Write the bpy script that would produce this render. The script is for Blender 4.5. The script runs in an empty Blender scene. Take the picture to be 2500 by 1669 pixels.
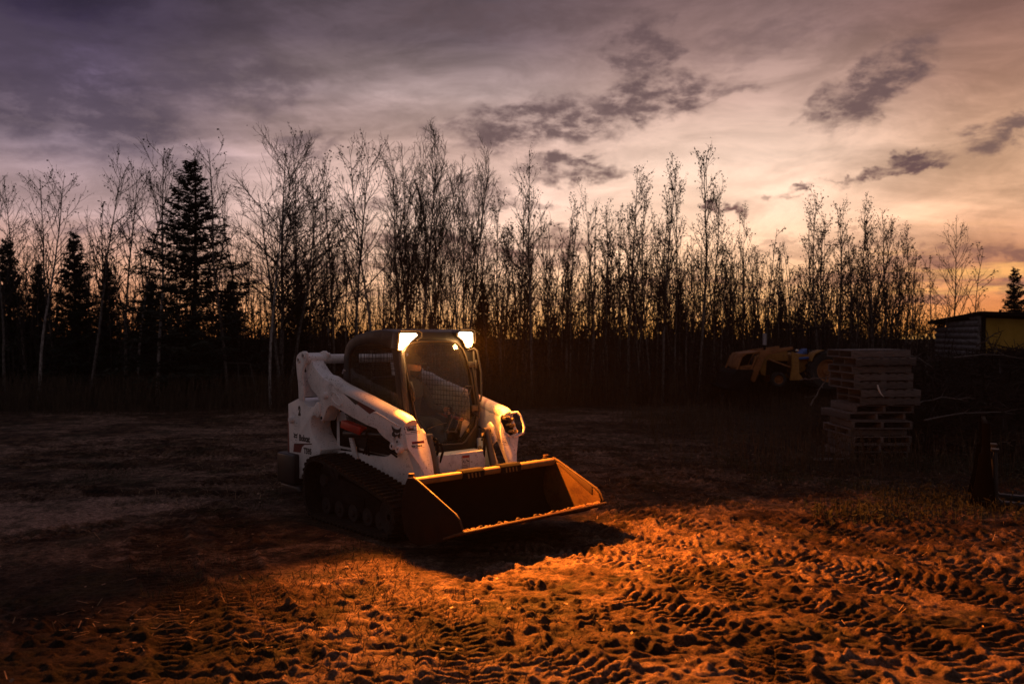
import bpy, bmesh, math, random
import numpy as np
from mathutils import Vector, Matrix, noise as mnoise

R = math.radians
scene = bpy.context.scene
col = scene.collection
# ------------------------------------------------------------------ camera
FPX, EYE, PITCH = 2050.0, 1.946, -0.0099          # focal length in photo pixels (2500 wide)
cam_d = bpy.data.cameras.new('camera')
cam_d.sensor_width = 36.0
cam_d.lens = FPX / 2500 * 36
cam_d.clip_end = 2000
cam_d.clip_start = 0.05
cam_d.dof.use_dof = True
cam_d.dof.focus_distance = 8.6
cam_d.dof.aperture_fstop = 1.8
cam = bpy.data.objects.new('camera', cam_d)
col.objects.link(cam)
cam.location = (0, 0, EYE)
cam.rotation_euler = (R(90) + PITCH, 0, 0)
scene.camera = cam
scene.render.resolution_x, scene.render.resolution_y = 1024, 683
scene.view_settings.view_transform = 'Standard'
scene.view_settings.look = 'None'
scene.view_settings.exposure = 0.0
scene.view_settings.gamma = 1.0

def lin(r, g, b):
    f = lambda c: (c / 255 / 12.92) if c <= 10 else ((c / 255 + 0.055) / 1.055) ** 2.4
    return (f(r), f(g), f(b), 1)

# ------------------------------------------------------------------ node helper
class NT:
    def __init__(s, tree):
        s.t = tree; s.n = tree.nodes; s.l = tree.links
    def _set(s, sock, v):
        if hasattr(v, 'is_output') or isinstance(v, bpy.types.NodeSocket): s.l.new(v, sock)
        elif v is not None: sock.default_value = v
    def math(s, op, a, b=None, c=None, clamp=False):
        n = s.n.new('ShaderNodeMath'); n.operation = op; n.use_clamp = clamp
        s._set(n.inputs[0], a); s._set(n.inputs[1], b); s._set(n.inputs[2], c)
        return n.outputs[0]
    def vmath(s, op, a, b=None, out=0):
        n = s.n.new('ShaderNodeVectorMath'); n.operation = op
        s._set(n.inputs[0], a); s._set(n.inputs[1], b)
        return n.outputs[out]
    def comb(s, x, y, z):
        n = s.n.new('ShaderNodeCombineXYZ')
        s._set(n.inputs[0], x); s._set(n.inputs[1], y); s._set(n.inputs[2], z)
        return n.outputs[0]
    def sep(s, v):
        n = s.n.new('ShaderNodeSeparateXYZ'); s.l.new(v, n.inputs[0]); return n.outputs
    def mapping(s, v, loc=(0,0,0), rot=(0,0,0), sc=(1,1,1), typ='POINT'):
        n = s.n.new('ShaderNodeMapping'); n.vector_type = typ
        s.l.new(v, n.inputs[0]); n.inputs['Location'].default_value = loc
        n.inputs['Rotation'].default_value = rot; n.inputs['Scale'].default_value = sc
        return n.outputs[0]
    def noise(s, v, scale, detail=4, rough=0.55, dist=0.0, col=False):
        n = s.n.new('ShaderNodeTexNoise')
        if v is not None: s.l.new(v, n.inputs['Vector'])
        n.inputs['Scale'].default_value = scale; n.inputs['Detail'].default_value = detail
        n.inputs['Roughness'].default_value = rough; n.inputs['Distortion'].default_value = dist
        return n.outputs[1 if col else 0]
    def ramp(s, f, stops, interp='LINEAR'):
        n = s.n.new('ShaderNodeValToRGB'); n.color_ramp.interpolation = interp
        s._set(n.inputs[0], f)
        el = n.color_ramp.elements
        while len(el) < len(stops): el.new(0.5)
        for e, (p, c) in zip(el, stops):
            e.position = p; e.color = c if len(c) == 4 else (*c, 1)
        return n.outputs[0]
    def maprange(s, v, a, b, c=0.0, d=1.0, smooth=False):
        n = s.n.new('ShaderNodeMapRange'); n.interpolation_type = 'SMOOTHSTEP' if smooth else 'LINEAR'
        s._set(n.inputs[0], v)
        for i, q in enumerate((a, b, c, d)): n.inputs[i+1].default_value = q
        return n.outputs[0]
    def mix(s, f, a, b, mode='MIX'):
        n = s.n.new('ShaderNodeMix'); n.data_type = 'RGBA'; n.blend_type = mode
        s._set(n.inputs[0], f); s._set(n.inputs[6], a); s._set(n.inputs[7], b)
        return n.outputs[2]

# ------------------------------------------------------------------ world: dusk sky with clouds
world = bpy.data.worlds.new('World'); scene.world = world; world.use_nodes = True
wt = NT(world.node_tree); wt.n.clear()
tc = wt.n.new('ShaderNodeTexCoord').outputs['Generated']
dx, dy, dz = wt.sep(tc)
az = wt.math('ARCTAN2', dx, dy)                     # 0 = straight ahead, + = right
el = wt.math('ARCSINE', dz)
def ad(px, py):                                     # photo direction -> azimuth, elevation
    a = (px*1.0643 - 1250) / FPX
    zz = (834.5 - py*1.0643) / FPX + PITCH
    return math.atan(a), math.atan(zz / math.sqrt(1 + a*a))
def eramp(stops):
    f = wt.math('DIVIDE', el, R(40), clamp=True)
    out = []
    for py, c in stops:
        e = math.atan((814 - py*1.0643) / FPX)
        out.append((max(0.0, min(1.0, e / R(40))), lin(*c)))
    out.sort(key=lambda q: q[0])
    out.append((0.9, lin(104, 96, 112)))
    return wt.ramp(f, out)
cL = eramp([(765,(222,130,70)),(700,(232,158,112)),(630,(214,160,134)),(520,(178,148,146)),(380,(124,107,117)),(250,(84,71,90)),(120,(44,35,56)),(0,(34,28,44))])
cC = eramp([(765,(244,166,88)),(690,(250,190,138)),(600,(246,200,170)),(480,(238,200,182)),(350,(224,186,173)),(220,(164,141,138)),(100,(108,91,98)),(0,(84,70,78))])
cR = eramp([(765,(246,166,78)),(690,(252,190,128)),(600,(247,198,158)),(500,(242,202,174)),(380,(224,192,172)),(250,(184,152,140)),(120,(142,114,110)),(0,(108,85,86))])
cE = eramp([(765,(205,120,50)),(690,(222,140,88)),(600,(200,140,106)),(500,(214,166,132)),(380,(192,150,122)),(250,(160,120,102)),(120,(128,94,86)),(0,(98,70,70))])
f1 = wt.maprange(az, R(-28), R(-3), smooth=True)
f2 = wt.maprange(az, R(-3), R(13), smooth=True)
f3 = wt.maprange(az, R(16), R(31), smooth=True)
base = wt.mix(f3, wt.mix(f2, wt.mix(f1, cL, cC), cR), cE)
# cloud texture, laid out on a flat cloud deck seen in perspective
den = wt.math('ADD', wt.math('MAXIMUM', dz, 0.0), 0.20)
deck = wt.comb(wt.math('DIVIDE', dx, den), wt.math('DIVIDE', dy, den), 0.0)
dm = wt.mapping(deck, rot=(0, 0, R(25)), sc=(0.8, 1.5, 1))
n1 = wt.noise(dm, 1.1, 7, 0.58, 0.5)
n2 = wt.noise(wt.mapping(deck, loc=(3, 7, 0), rot=(0, 0, R(-15)), sc=(0.35, 1.0, 1)), 2.3, 8, 0.62, 0.8)
soft = wt.maprange(n1, 0.34, 0.68, 1.12, 0.62, smooth=True)
fine = wt.maprange(n2, 0.30, 0.70, 1.14, 0.78, smooth=True)
mod = wt.math('MULTIPLY', soft, fine)
# the right half of the sky is clear, the left overcast
clr = wt.math('MULTIPLY', wt.maprange(az, R(-12), R(6), 0.0, 0.80, smooth=True), wt.maprange(az, R(24), R(17), 0.45, 1.0, smooth=True))
mod = wt.math('ADD', wt.math('MULTIPLY', mod, wt.math('SUBTRACT', 1.0, clr)), clr)
base = wt.mix(1.0, base, wt.comb(mod, mod, mod), 'MULTIPLY')
# distinct dark clouds
ae = wt.comb(az, el, 0.0)
wn = wt.vmath('SUBTRACT', wt.noise(wt.mapping(ae, sc=(1, 1.7, 1)), 16.0, 6, 0.62, 0.3, col=True), (0.5, 0.5, 0.5))
wn = wt.vmath('MULTIPLY', wn, (0.15, 0.080, 0.0))
aw = wt.vmath('ADD', ae, wn)
clouds = [ # centre x, y, half width, half height in photo units, tilt (deg, + = rising right), weight
 (1240,292,215,62,6,1.0),(1480,228,215,50,5,1.0),(1475,120,75,80,20,.9),(1110,296,130,26,4,.8),(1620,215,110,24,-4,.7),
 (1330,392,125,26,4,1.0),(1215,385,60,22,0,.7),(1110,445,85,32,0,.7),(1040,420,70,28,0,.6),
 (2010,195,135,58,32,1.0),(1885,245,55,26,25,.7),(1975,245,60,30,30,.8),
 (2060,380,105,20,18,1.15),(1828,439,38,11,12,1.0),(1672,480,34,14,5,1.1),(1758,456,18,9,0,.8),(1922,412,32,6,0,.9),
 (2330,290,80,30,12,.9),(2230,585,230,26,5,.9),(2290,640,200,20,8,.95),(2180,665,240,14,6,.8),(2000,625,260,22,2,.75),
 (980,548,190,26,-4,1.0),(1180,590,190,24,-3,.95),(1310,545,90,34,0,.9),(820,600,180,22,3,.8),(1560,650,240,16,0,.8),
 (700,340,90,22,4,.6),(560,190,170,80,10,.6),(120,200,330,130,-20,.75),(330,90,200,60,20,.5),(1200,30,330,55,3,.5),
 (1750,100,180,40,5,.35),(1420,560,130,12,4,.6),(700,640,160,14,0,.7),(900,680,220,12,-3,.6),(1380,690,260,14,3,.6),(1750,700,220,12,5,.6),(480,610,120,16,0,.6),(250,520,160,14,4,.5),(1160,480,130,18,0,.7),(880,470,120,20,-5,.6),(1900,560,200,14,3,.45)]
acc = None
for (x, y, w, hh, tilt, wgt) in clouds:
    a0, e0 = ad(x, y)
    m = wt.mapping(aw, loc=(a0, e0, 0), rot=(0, 0, R(tilt)), sc=(1.3*w*1.0643/FPX, 1.15*hh*1.0643/FPX, 1), typ='TEXTURE')
    ln = wt.vmath('LENGTH', m, out=1)
    v = wt.maprange(ln, 1.0, 0.40, 0.0, wgt, smooth=True)
    acc = v if acc is None else wt.math('MAXIMUM', acc, v)
tex = wt.noise(wt.mapping(ae, rot=(0, 0, R(12)), sc=(1, 2.2, 1)), 27.0, 8, 0.66, 0.1)
cf = wt.math('MULTIPLY', acc, wt.maprange(tex, 0.33, 0.58, 0.22, 0.92, smooth=True))
dark = wt.mix(wt.maprange(el, R(1), R(12), smooth=True), lin(122, 84, 76), lin(84, 66, 70))
dark = wt.mix(wt.maprange(az, R(-25), R(-5), smooth=True), lin(66, 56, 72), dark)
lights_ = [(225,165,75,45,10,.8),(380,60,110,45,35,.5),(560,150,70,30,0,.4),(840,265,120,50,15,.75),(760,300,120,20,-5,.5),(700,215,160,30,0,.4),(520,350,160,24,0,.45),(900,180,150,30,5,.3),(640,400,200,40,0,.4),(1250,180,150,25,5,.3),(2100,300,240,40,20,.25),(2180,460,200,60,10,.3)]
la = None
for (x, y, w, hh, tilt, wgt) in lights_:
    a0, e0 = ad(x, y)
    m = wt.mapping(aw, loc=(a0, e0, 0), rot=(0, 0, R(tilt)), sc=(1.5*w*1.0643/FPX, 1.5*hh*1.0643/FPX, 1), typ='TEXTURE')
    v = wt.maprange(wt.vmath('LENGTH', m, out=1), 1.0, 0.0, 0.0, wgt, smooth=True)
    la = v if la is None else wt.math('MAXIMUM', la, v)
base = wt.mix(la, base, wt.mix(1.0, base, (1.55, 1.55, 1.58, 1), 'MULTIPLY'))
wisp = wt.noise(wt.mapping(ae, loc=(2, 1, 0), rot=(0, 0, R(10)), sc=(1, 3.2, 1)), 7.0, 8, 0.66, 0.5)
wk = wt.maprange(wisp, 0.32, 0.68, 0.80, 1.18, smooth=True)
base = wt.mix(1.0, base, wt.comb(wk, wk, wk), 'MULTIPLY')
sky = wt.mix(cf, base, dark)
# thin bright streaks of afterglow low on the right
gl = wt.noise(wt.mapping(ae, rot=(0, 0, R(6)), sc=(1, 15, 1)), 3.2, 5, 0.6, 0.3)
glf = wt.math('MULTIPLY', wt.maprange(gl, 0.52, 0.66, smooth=True), wt.math('MULTIPLY', wt.maprange(el, R(7.5), R(2.5), smooth=True), wt.maprange(az, R(8), R(20), 0.12, 0.6, smooth=True)))
sky = wt.mix(glf, sky, lin(255, 190, 105))
# sky behind the camera: cool grey dusk
back = wt.maprange(wt.math('ABSOLUTE', az), R(45), R(95), smooth=True)
sky = wt.mix(back, sky, wt.mix(wt.maprange(el, R(0), R(60)), lin(92, 83, 84), lin(78, 72, 78)))
sky = wt.mix(wt.maprange(el, R(-3), R(0)), lin(30, 26, 26), sky)
nish = wt.n.new('ShaderNodeTexSky'); nish.sky_type = 'NISHITA'; nish.sun_disc = False
nish.sun_elevation = R(0.5); nish.sun_rotation = R(18); nish.air_density = 1.5; nish.dust_density = 3
bg1 = wt.n.new('ShaderNodeBackground'); wt.l.new(sky, bg1.inputs[0]); bg1.inputs[1].default_value = 1.28
bg2 = wt.n.new('ShaderNodeBackground'); wt.l.new(nish.outputs[0], bg2.inputs[0]); bg2.inputs[1].default_value = 0.012
ads = wt.n.new('ShaderNodeAddShader'); wt.l.new(bg1.outputs[0], ads.inputs[0]); wt.l.new(bg2.outputs[0], ads.inputs[1])
wo = wt.n.new('ShaderNodeOutputWorld'); wt.l.new(ads.outputs[0], wo.inputs[0])
# last of the sun, just under the tree tops behind the wood
sun_d = bpy.data.lights.new('sun', 'SUN'); sun_d.energy = 0.06; sun_d.angle = R(2); sun_d.color = (1, 0.5, 0.25)
sun = bpy.data.objects.new('sun', sun_d); col.objects.link(sun)
sun.rotation_euler = Vector((math.sin(R(18)), math.cos(R(18)), math.sin(R(1.0)))).to_track_quat('Z', 'Y').to_euler()

# ------------------------------------------------------------------ materials
def mat(name, c, rough=0.6, metal=0.0, spec=0.5, var=0.0, vscale=8.0, bump=0.0, bscale=40.0, emit=None, es=0.0, coat=0.0):
    m = bpy.data.materials.new(name); m.use_nodes = True
    t = NT(m.node_tree); p = t.n['Principled BSDF']
    p.inputs['Base Color'].default_value = (*c[:3], 1)
    p.inputs['Roughness'].default_value = rough; p.inputs['Metallic'].default_value = metal
    p.inputs['Specular IOR Level'].default_value = spec
    if coat: p.inputs['Coat Weight'].default_value = coat
    oc = t.n.new('ShaderNodeTexCoord').outputs['Object']
    if var:
        nz = t.noise(oc, vscale, 6, 0.65)
        k = t.maprange(nz, 0.3, 0.7, 1 - var, 1 + var)
        t.l.new(t.mix(1.0, (*c[:3], 1), t.comb(k, k, k), 'MULTIPLY'), p.inputs['Base Color'])
        t.l.new(t.maprange(nz, 0.3, 0.7, min(1, rough + .12), max(0.05, rough - .12)), p.inputs['Roughness'])
    if bump:
        b = t.n.new('ShaderNodeBump'); b.inputs['Strength'].default_value = bump; b.inputs['Distance'].default_value = 0.01
        t.l.new(t.noise(oc, bscale, 5, 0.6), b.inputs['Height']); t.l.new(b.outputs[0], p.inputs['Normal'])
    if emit:
        p.inputs['Emission Color'].default_value = (*emit[:3], 1); p.inputs['Emission Strength'].default_value = es
    return m

def dirty_paint(name, c, dirt=(0.09, 0.05, 0.03), amt=0.5, rough=0.38, spots=True, lowdirt=0.0, rust=0.0):
    """paint with mud splashes, fine grime and rubbed patches"""
    m = mat(name, c, rough)
    t = NT(m.node_tree); p = t.n['Principled BSDF']
    oc = t.n.new('ShaderNodeTexCoord').outputs['Object']
    z = t.sep(oc)[2]
    g = t.noise(oc, 5.0, 8, 0.7)
    grime = t.maprange(g, 0.48, 0.75, 0.0, amt, smooth=True)
    colr = t.mix(grime, (*c[:3], 1), (*dirt, 1))
    if spots:
        sp = t.noise(oc, 55.0, 4, 0.6)
        f = t.math('MULTIPLY', t.maprange(sp, 0.61, 0.66), t.maprange(t.noise(oc, 4.0, 3), 0.38, 0.6))
        colr = t.mix(f, colr, (*[q*0.6 for q in dirt], 1))
    if lowdirt:
        lf = t.math('MULTIPLY', t.maprange(z, lowdirt, 0.35), t.maprange(t.noise(oc, 9, 6, 0.7), 0.35, 0.62))
        colr = t.mix(t.math('MULTIPLY', lf, 0.75), colr, (*dirt, 1))
    if rust:
        rf = t.maprange(t.noise(oc, 3.5, 8, 0.72, 0.6), 0.52, 0.60, 0, rust)
        colr = t.mix(rf, colr, (0.045, 0.016, 0.007, 1))
    t.l.new(colr, p.inputs['Base Color'])
    t.l.new(t.maprange(g, 0.35, 0.7, rough, min(1, rough + .35)), p.inputs['Roughness'])
    b = t.n.new('ShaderNodeBump'); b.inputs['Strength'].default_value = 0.12; b.inputs['Distance'].default_value = 0.004
    t.l.new(t.noise(oc, 90, 4, 0.6), b.inputs['Height']); t.l.new(b.outputs[0], p.inputs['Normal'])
    return m

M = {}
M['white'] = dirty_paint('white_paint', (0.80, 0.775, 0.77), amt=0.42, lowdirt=0.62)
M['black'] = mat('black_paint', (0.012, 0.012, 0.013), 0.42, var=0.3)
M['blackm'] = mat('black_matte', (0.009, 0.0085, 0.0085), 0.85, spec=0.12, var=0.3)
M['trim'] = mat('cab_post_metal', (0.10, 0.085, 0.07), 0.38, 0.3, var=0.2)
M['rim'] = mat('door_seal', (0.12, 0.095, 0.07), 0.35, 0.2)
M['rubber'] = mat('track_rubber', (0.020, 0.017, 0.014), 0.85, spec=0.15, var=0.4, vscale=25, bump=0.5, bscale=60)
M['steel'] = mat('dark_steel', (0.008, 0.007, 0.007), 0.8, 0.0, var=0.3)
M['chrome'] = mat('cylinder_rod', (0.5, 0.48, 0.45), 0.18, 1.0)
M['red'] = mat('red_paint', (0.42, 0.03, 0.015), 0.5, var=0.25)
M['darkred'] = mat('dark_red_decal', (0.13, 0.012, 0.012), 0.5)
M['ink'] = mat('black_decal', (0.012, 0.012, 0.014), 0.5)
M['redink'] = mat('red_decal', (0.45, 0.03, 0.02), 0.5)
M['label'] = mat('paper_label', (0.42, 0.38, 0.36), 0.6, var=0.25, vscale=30)
M['clabel'] = mat('cream_sticker', (0.60, 0.56, 0.54), 0.5, var=0.1, vscale=30)
M['bucket'] = dirty_paint('bucket_paint', (0.060, 0.034, 0.013), dirt=(0.020, 0.009, 0.004), amt=0.7, rough=0.5, rust=0.6)
for _k in ('bucket',): M[_k].node_tree.nodes['Principled BSDF'].inputs['Specular IOR Level'].default_value = .25
M['barlit'] = dirty_paint('bucket_bar_lit', (0.17, 0.11, 0.035), dirt=(0.05, 0.022, 0.008), amt=0.6, rough=0.5, rust=0.3)  # bucket paint lightened for lamplight on the top bar; step stripes share it
M['bucketout'] = dirty_paint('bucket_outer_shade', (0.018, 0.011, 0.007), dirt=(0.010, 0.006, 0.004), amt=0.7, rough=0.85, rust=0.15)  # bucket paint darkened to stand for the unlit outer side faces
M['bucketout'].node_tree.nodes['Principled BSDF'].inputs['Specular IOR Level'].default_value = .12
M['bucketlit'] = dirty_paint('bucket_lit_inside', (0.10, 0.055, 0.016), dirt=(0.03, 0.010, 0.004), amt=0.8, rough=0.5, rust=0.75)  # bucket paint lightened for the lamplit inner side faces, with rust patches
M['bucketlit'].node_tree.nodes['Principled BSDF'].inputs['Specular IOR Level'].default_value = .25
M['bucketin'] = dirty_paint('bucket_inside_shade', (0.010, 0.007, 0.005), dirt=(0.008, 0.004, 0.003), amt=0.8, rough=0.75, rust=0.1)  # bucket colour taken near black for the shade inside the bucket
M['bucketin'].node_tree.nodes['Principled BSDF'].inputs['Specular IOR Level'].default_value = .06
M['soil'] = mat('clinging_soil', (0.12, 0.05, 0.02), 0.95, var=0.4, vscale=20, bump=1.0, bscale=50)
M['skin'] = mat('skin', (0.42, 0.22, 0.15), 0.55)
M['cloth'] = mat('dark_cloth', (0.025, 0.025, 0.03), 0.9, var=0.3)
M['jeans'] = mat('denim', (0.03, 0.035, 0.05), 0.9, var=0.3)
M['hair'] = mat('dark_hair', (0.02, 0.013, 0.01), 0.8)
M['seat'] = mat('seat_vinyl', (0.02, 0.019, 0.02), 0.6)
M['yellow'] = dirty_paint('faded_yellow_paint', (0.36, 0.17, 0.032), amt=0.6, rough=0.55, rust=0.4)
M['ochre'] = dirty_paint('worn_ochre_paint', (0.32, 0.12, 0.035), amt=0.6, rough=0.6, rust=0.5)
M['blue'] = mat('blue_tarp', (0.02, 0.09, 0.32), 0.5, var=0.2)
M['galv'] = mat('galvanised_pipe', (0.35, 0.33, 0.36), 0.5, 0.5)
M['rustpipe'] = mat('dull_pipe', (0.05, 0.045, 0.04), 0.7)
M['tyre'] = mat('tyre_rubber', (0.018, 0.019, 0.02), 0.85, bump=0.3)
M['twine'] = mat('white_strap', (0.6, 0.56, 0.53), 0.7)
M['brass'] = mat('brass_coupler', (0.42, 0.30, 0.14), 0.35, 0.9)

def lamp_mat(name, c, s):
    m = bpy.data.materials.new(name); m.use_nodes = True
    nt = m.node_tree; nt.nodes.clear()
    e = nt.nodes.new('ShaderNodeEmission'); e.inputs[0].default_value = c; e.inputs[1].default_value = s
    o = nt.nodes.new('ShaderNodeOutputMaterial'); nt.links.new(e.outputs[0], o.inputs[0]); return m
M['lens'] = lamp_mat('lit_lens', (1.0, 0.74, 0.45, 1), 14.0)
M['lensglow'] = lamp_mat('amber_glow_ring', (1.0, 0.36, 0.05, 1), 1.6)  # emissive amber ring added for the orange glow around each lens

def glass_mat(name, tint, dust, dustcol, gl=0.10):
    m = bpy.data.materials.new(name); m.use_nodes = True
    t = NT(m.node_tree); t.n.clear()
    tr = t.n.new('ShaderNodeBsdfTransparent'); tr.inputs[0].default_value = (*tint, 1)
    g = t.n.new('ShaderNodeBsdfGlossy'); g.inputs['Roughness'].default_value = 0.06
    d = t.n.new('ShaderNodeBsdfDiffuse'); d.inputs[0].default_value = (*dustcol, 1)
    tl = t.n.new('ShaderNodeBsdfTranslucent'); tl.inputs[0].default_value = (*dustcol, 1)
    lw = t.n.new('ShaderNodeLayerWeight').outputs['Facing']; frf = t.math('ADD', .03, t.math('MULTIPLY', .55, t.math('POWER', lw, 4.0)))
    oc = t.n.new('ShaderNodeTexCoord').outputs['Object']
    nz = t.noise(oc, 7, 8, 0.75, 0.4)
    sp = t.noise(oc, 160, 2, 0.5)
    df = t.math('ADD', t.maprange(nz, 0.3, 0.75, dust*0.25, dust), t.maprange(sp, 0.68, 0.74, 0, 0.35))
    m1 = t.n.new('ShaderNodeMixShader'); t.l.new(frf, m1.inputs[0]); t.l.new(tr.outputs[0], m1.inputs[1]); t.l.new(g.outputs[0], m1.inputs[2])
    m0 = t.n.new('ShaderNodeMixShader'); m0.inputs[0].default_value = 0.4; t.l.new(d.outputs[0], m0.inputs[1]); t.l.new(tl.outputs[0], m0.inputs[2])
    m2 = t.n.new('ShaderNodeMixShader'); t.l.new(df, m2.inputs[0]); t.l.new(m1.outputs[0], m2.inputs[1]); t.l.new(m0.outputs[0], m2.inputs[2])
    o = t.n.new('ShaderNodeOutputMaterial'); t.l.new(m2.outputs[0], o.inputs[0])
    return m
M['glass'] = glass_mat('dusty_windscreen', (0.95, 0.94, 0.92), 0.07, (0.45, 0.32, 0.18))
M['sglass'] = glass_mat('side_glass', (0.90, 0.92, 0.92), 0.02, (0.3, 0.22, 0.15))

def wood_mat():
    m = mat('weathered_pallet_wood', (0.2, 0.15, 0.12), 0.85)
    t = NT(m.node_tree); p = t.n['Principled BSDF']
    oc = t.n.new('ShaderNodeTexCoord').outputs['Object']
    g = t.noise(t.mapping(oc, sc=(2, 30, 30)), 3, 6, 0.7)
    rnd = t.n.new('ShaderNodeObjectInfo').outputs['Random']
    c = t.ramp(g, [(0.3, (0.022, 0.018, 0.018)), (0.7, (0.19, 0.155, 0.148))])
    k = t.maprange(rnd, 0, 1, 0.6, 1.25)
    t.l.new(t.mix(1.0, c, t.comb(k, k, k), 'MULTIPLY'), p.inputs['Base Color'])
    return m
M['wood'] = wood_mat()

def bark_mat(name, lo, hi, pale=0.0):
    m = mat(name, lo, 0.9)
    t = NT(m.node_tree); p = t.n['Principled BSDF']
    oc = t.n.new('ShaderNodeTexCoord').outputs['Object']
    g = t.noise(t.mapping(oc, sc=(6, 6, 2.2)), 4, 6, 0.7)
    c = t.ramp(g, [(0.38, (*lo, 1)), (0.62, (*hi, 1))])
    t.l.new(c, p.inputs['Base Color'])
    return m
M['bark'] = bark_mat('aspen_bark', (0.03, 0.024, 0.021), (0.17, 0.145, 0.135))
M['barkpale'] = bark_mat('pale_birch_bark', (0.08, 0.066, 0.06), (0.42, 0.37, 0.35))
M['twig'] = mat('twig_bark', (0.022, 0.016, 0.014), 0.9)
M['needle'] = mat('spruce_needles', (0.012, 0.018, 0.010), 0.8)
M['thicket'] = mat('thicket_stems', (0.028, 0.020, 0.016), 0.95, var=0.5, vscale=2)
M['brush'] = mat('cut_branches', (0.030, 0.024, 0.020), 0.95, var=0.5, vscale=3)
M['palebranch'] = mat('peeled_branch', (0.10, 0.082, 0.075), 0.8, var=0.4, vscale=20)
M['straw'] = mat('dry_straw', (0.34, 0.22, 0.12), 0.9, var=0.5, vscale=5)
M['grass'] = mat('dull_grass', (0.026, 0.026, 0.011), 0.9, var=0.5, vscale=3)
M['weed'] = mat('dead_weeds', (0.055, 0.036, 0.020), 0.9, var=0.5, vscale=3)
M['leaf'] = mat('fallen_leaf', (0.20, 0.12, 0.07), 0.8, var=0.5, vscale=3)

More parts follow.
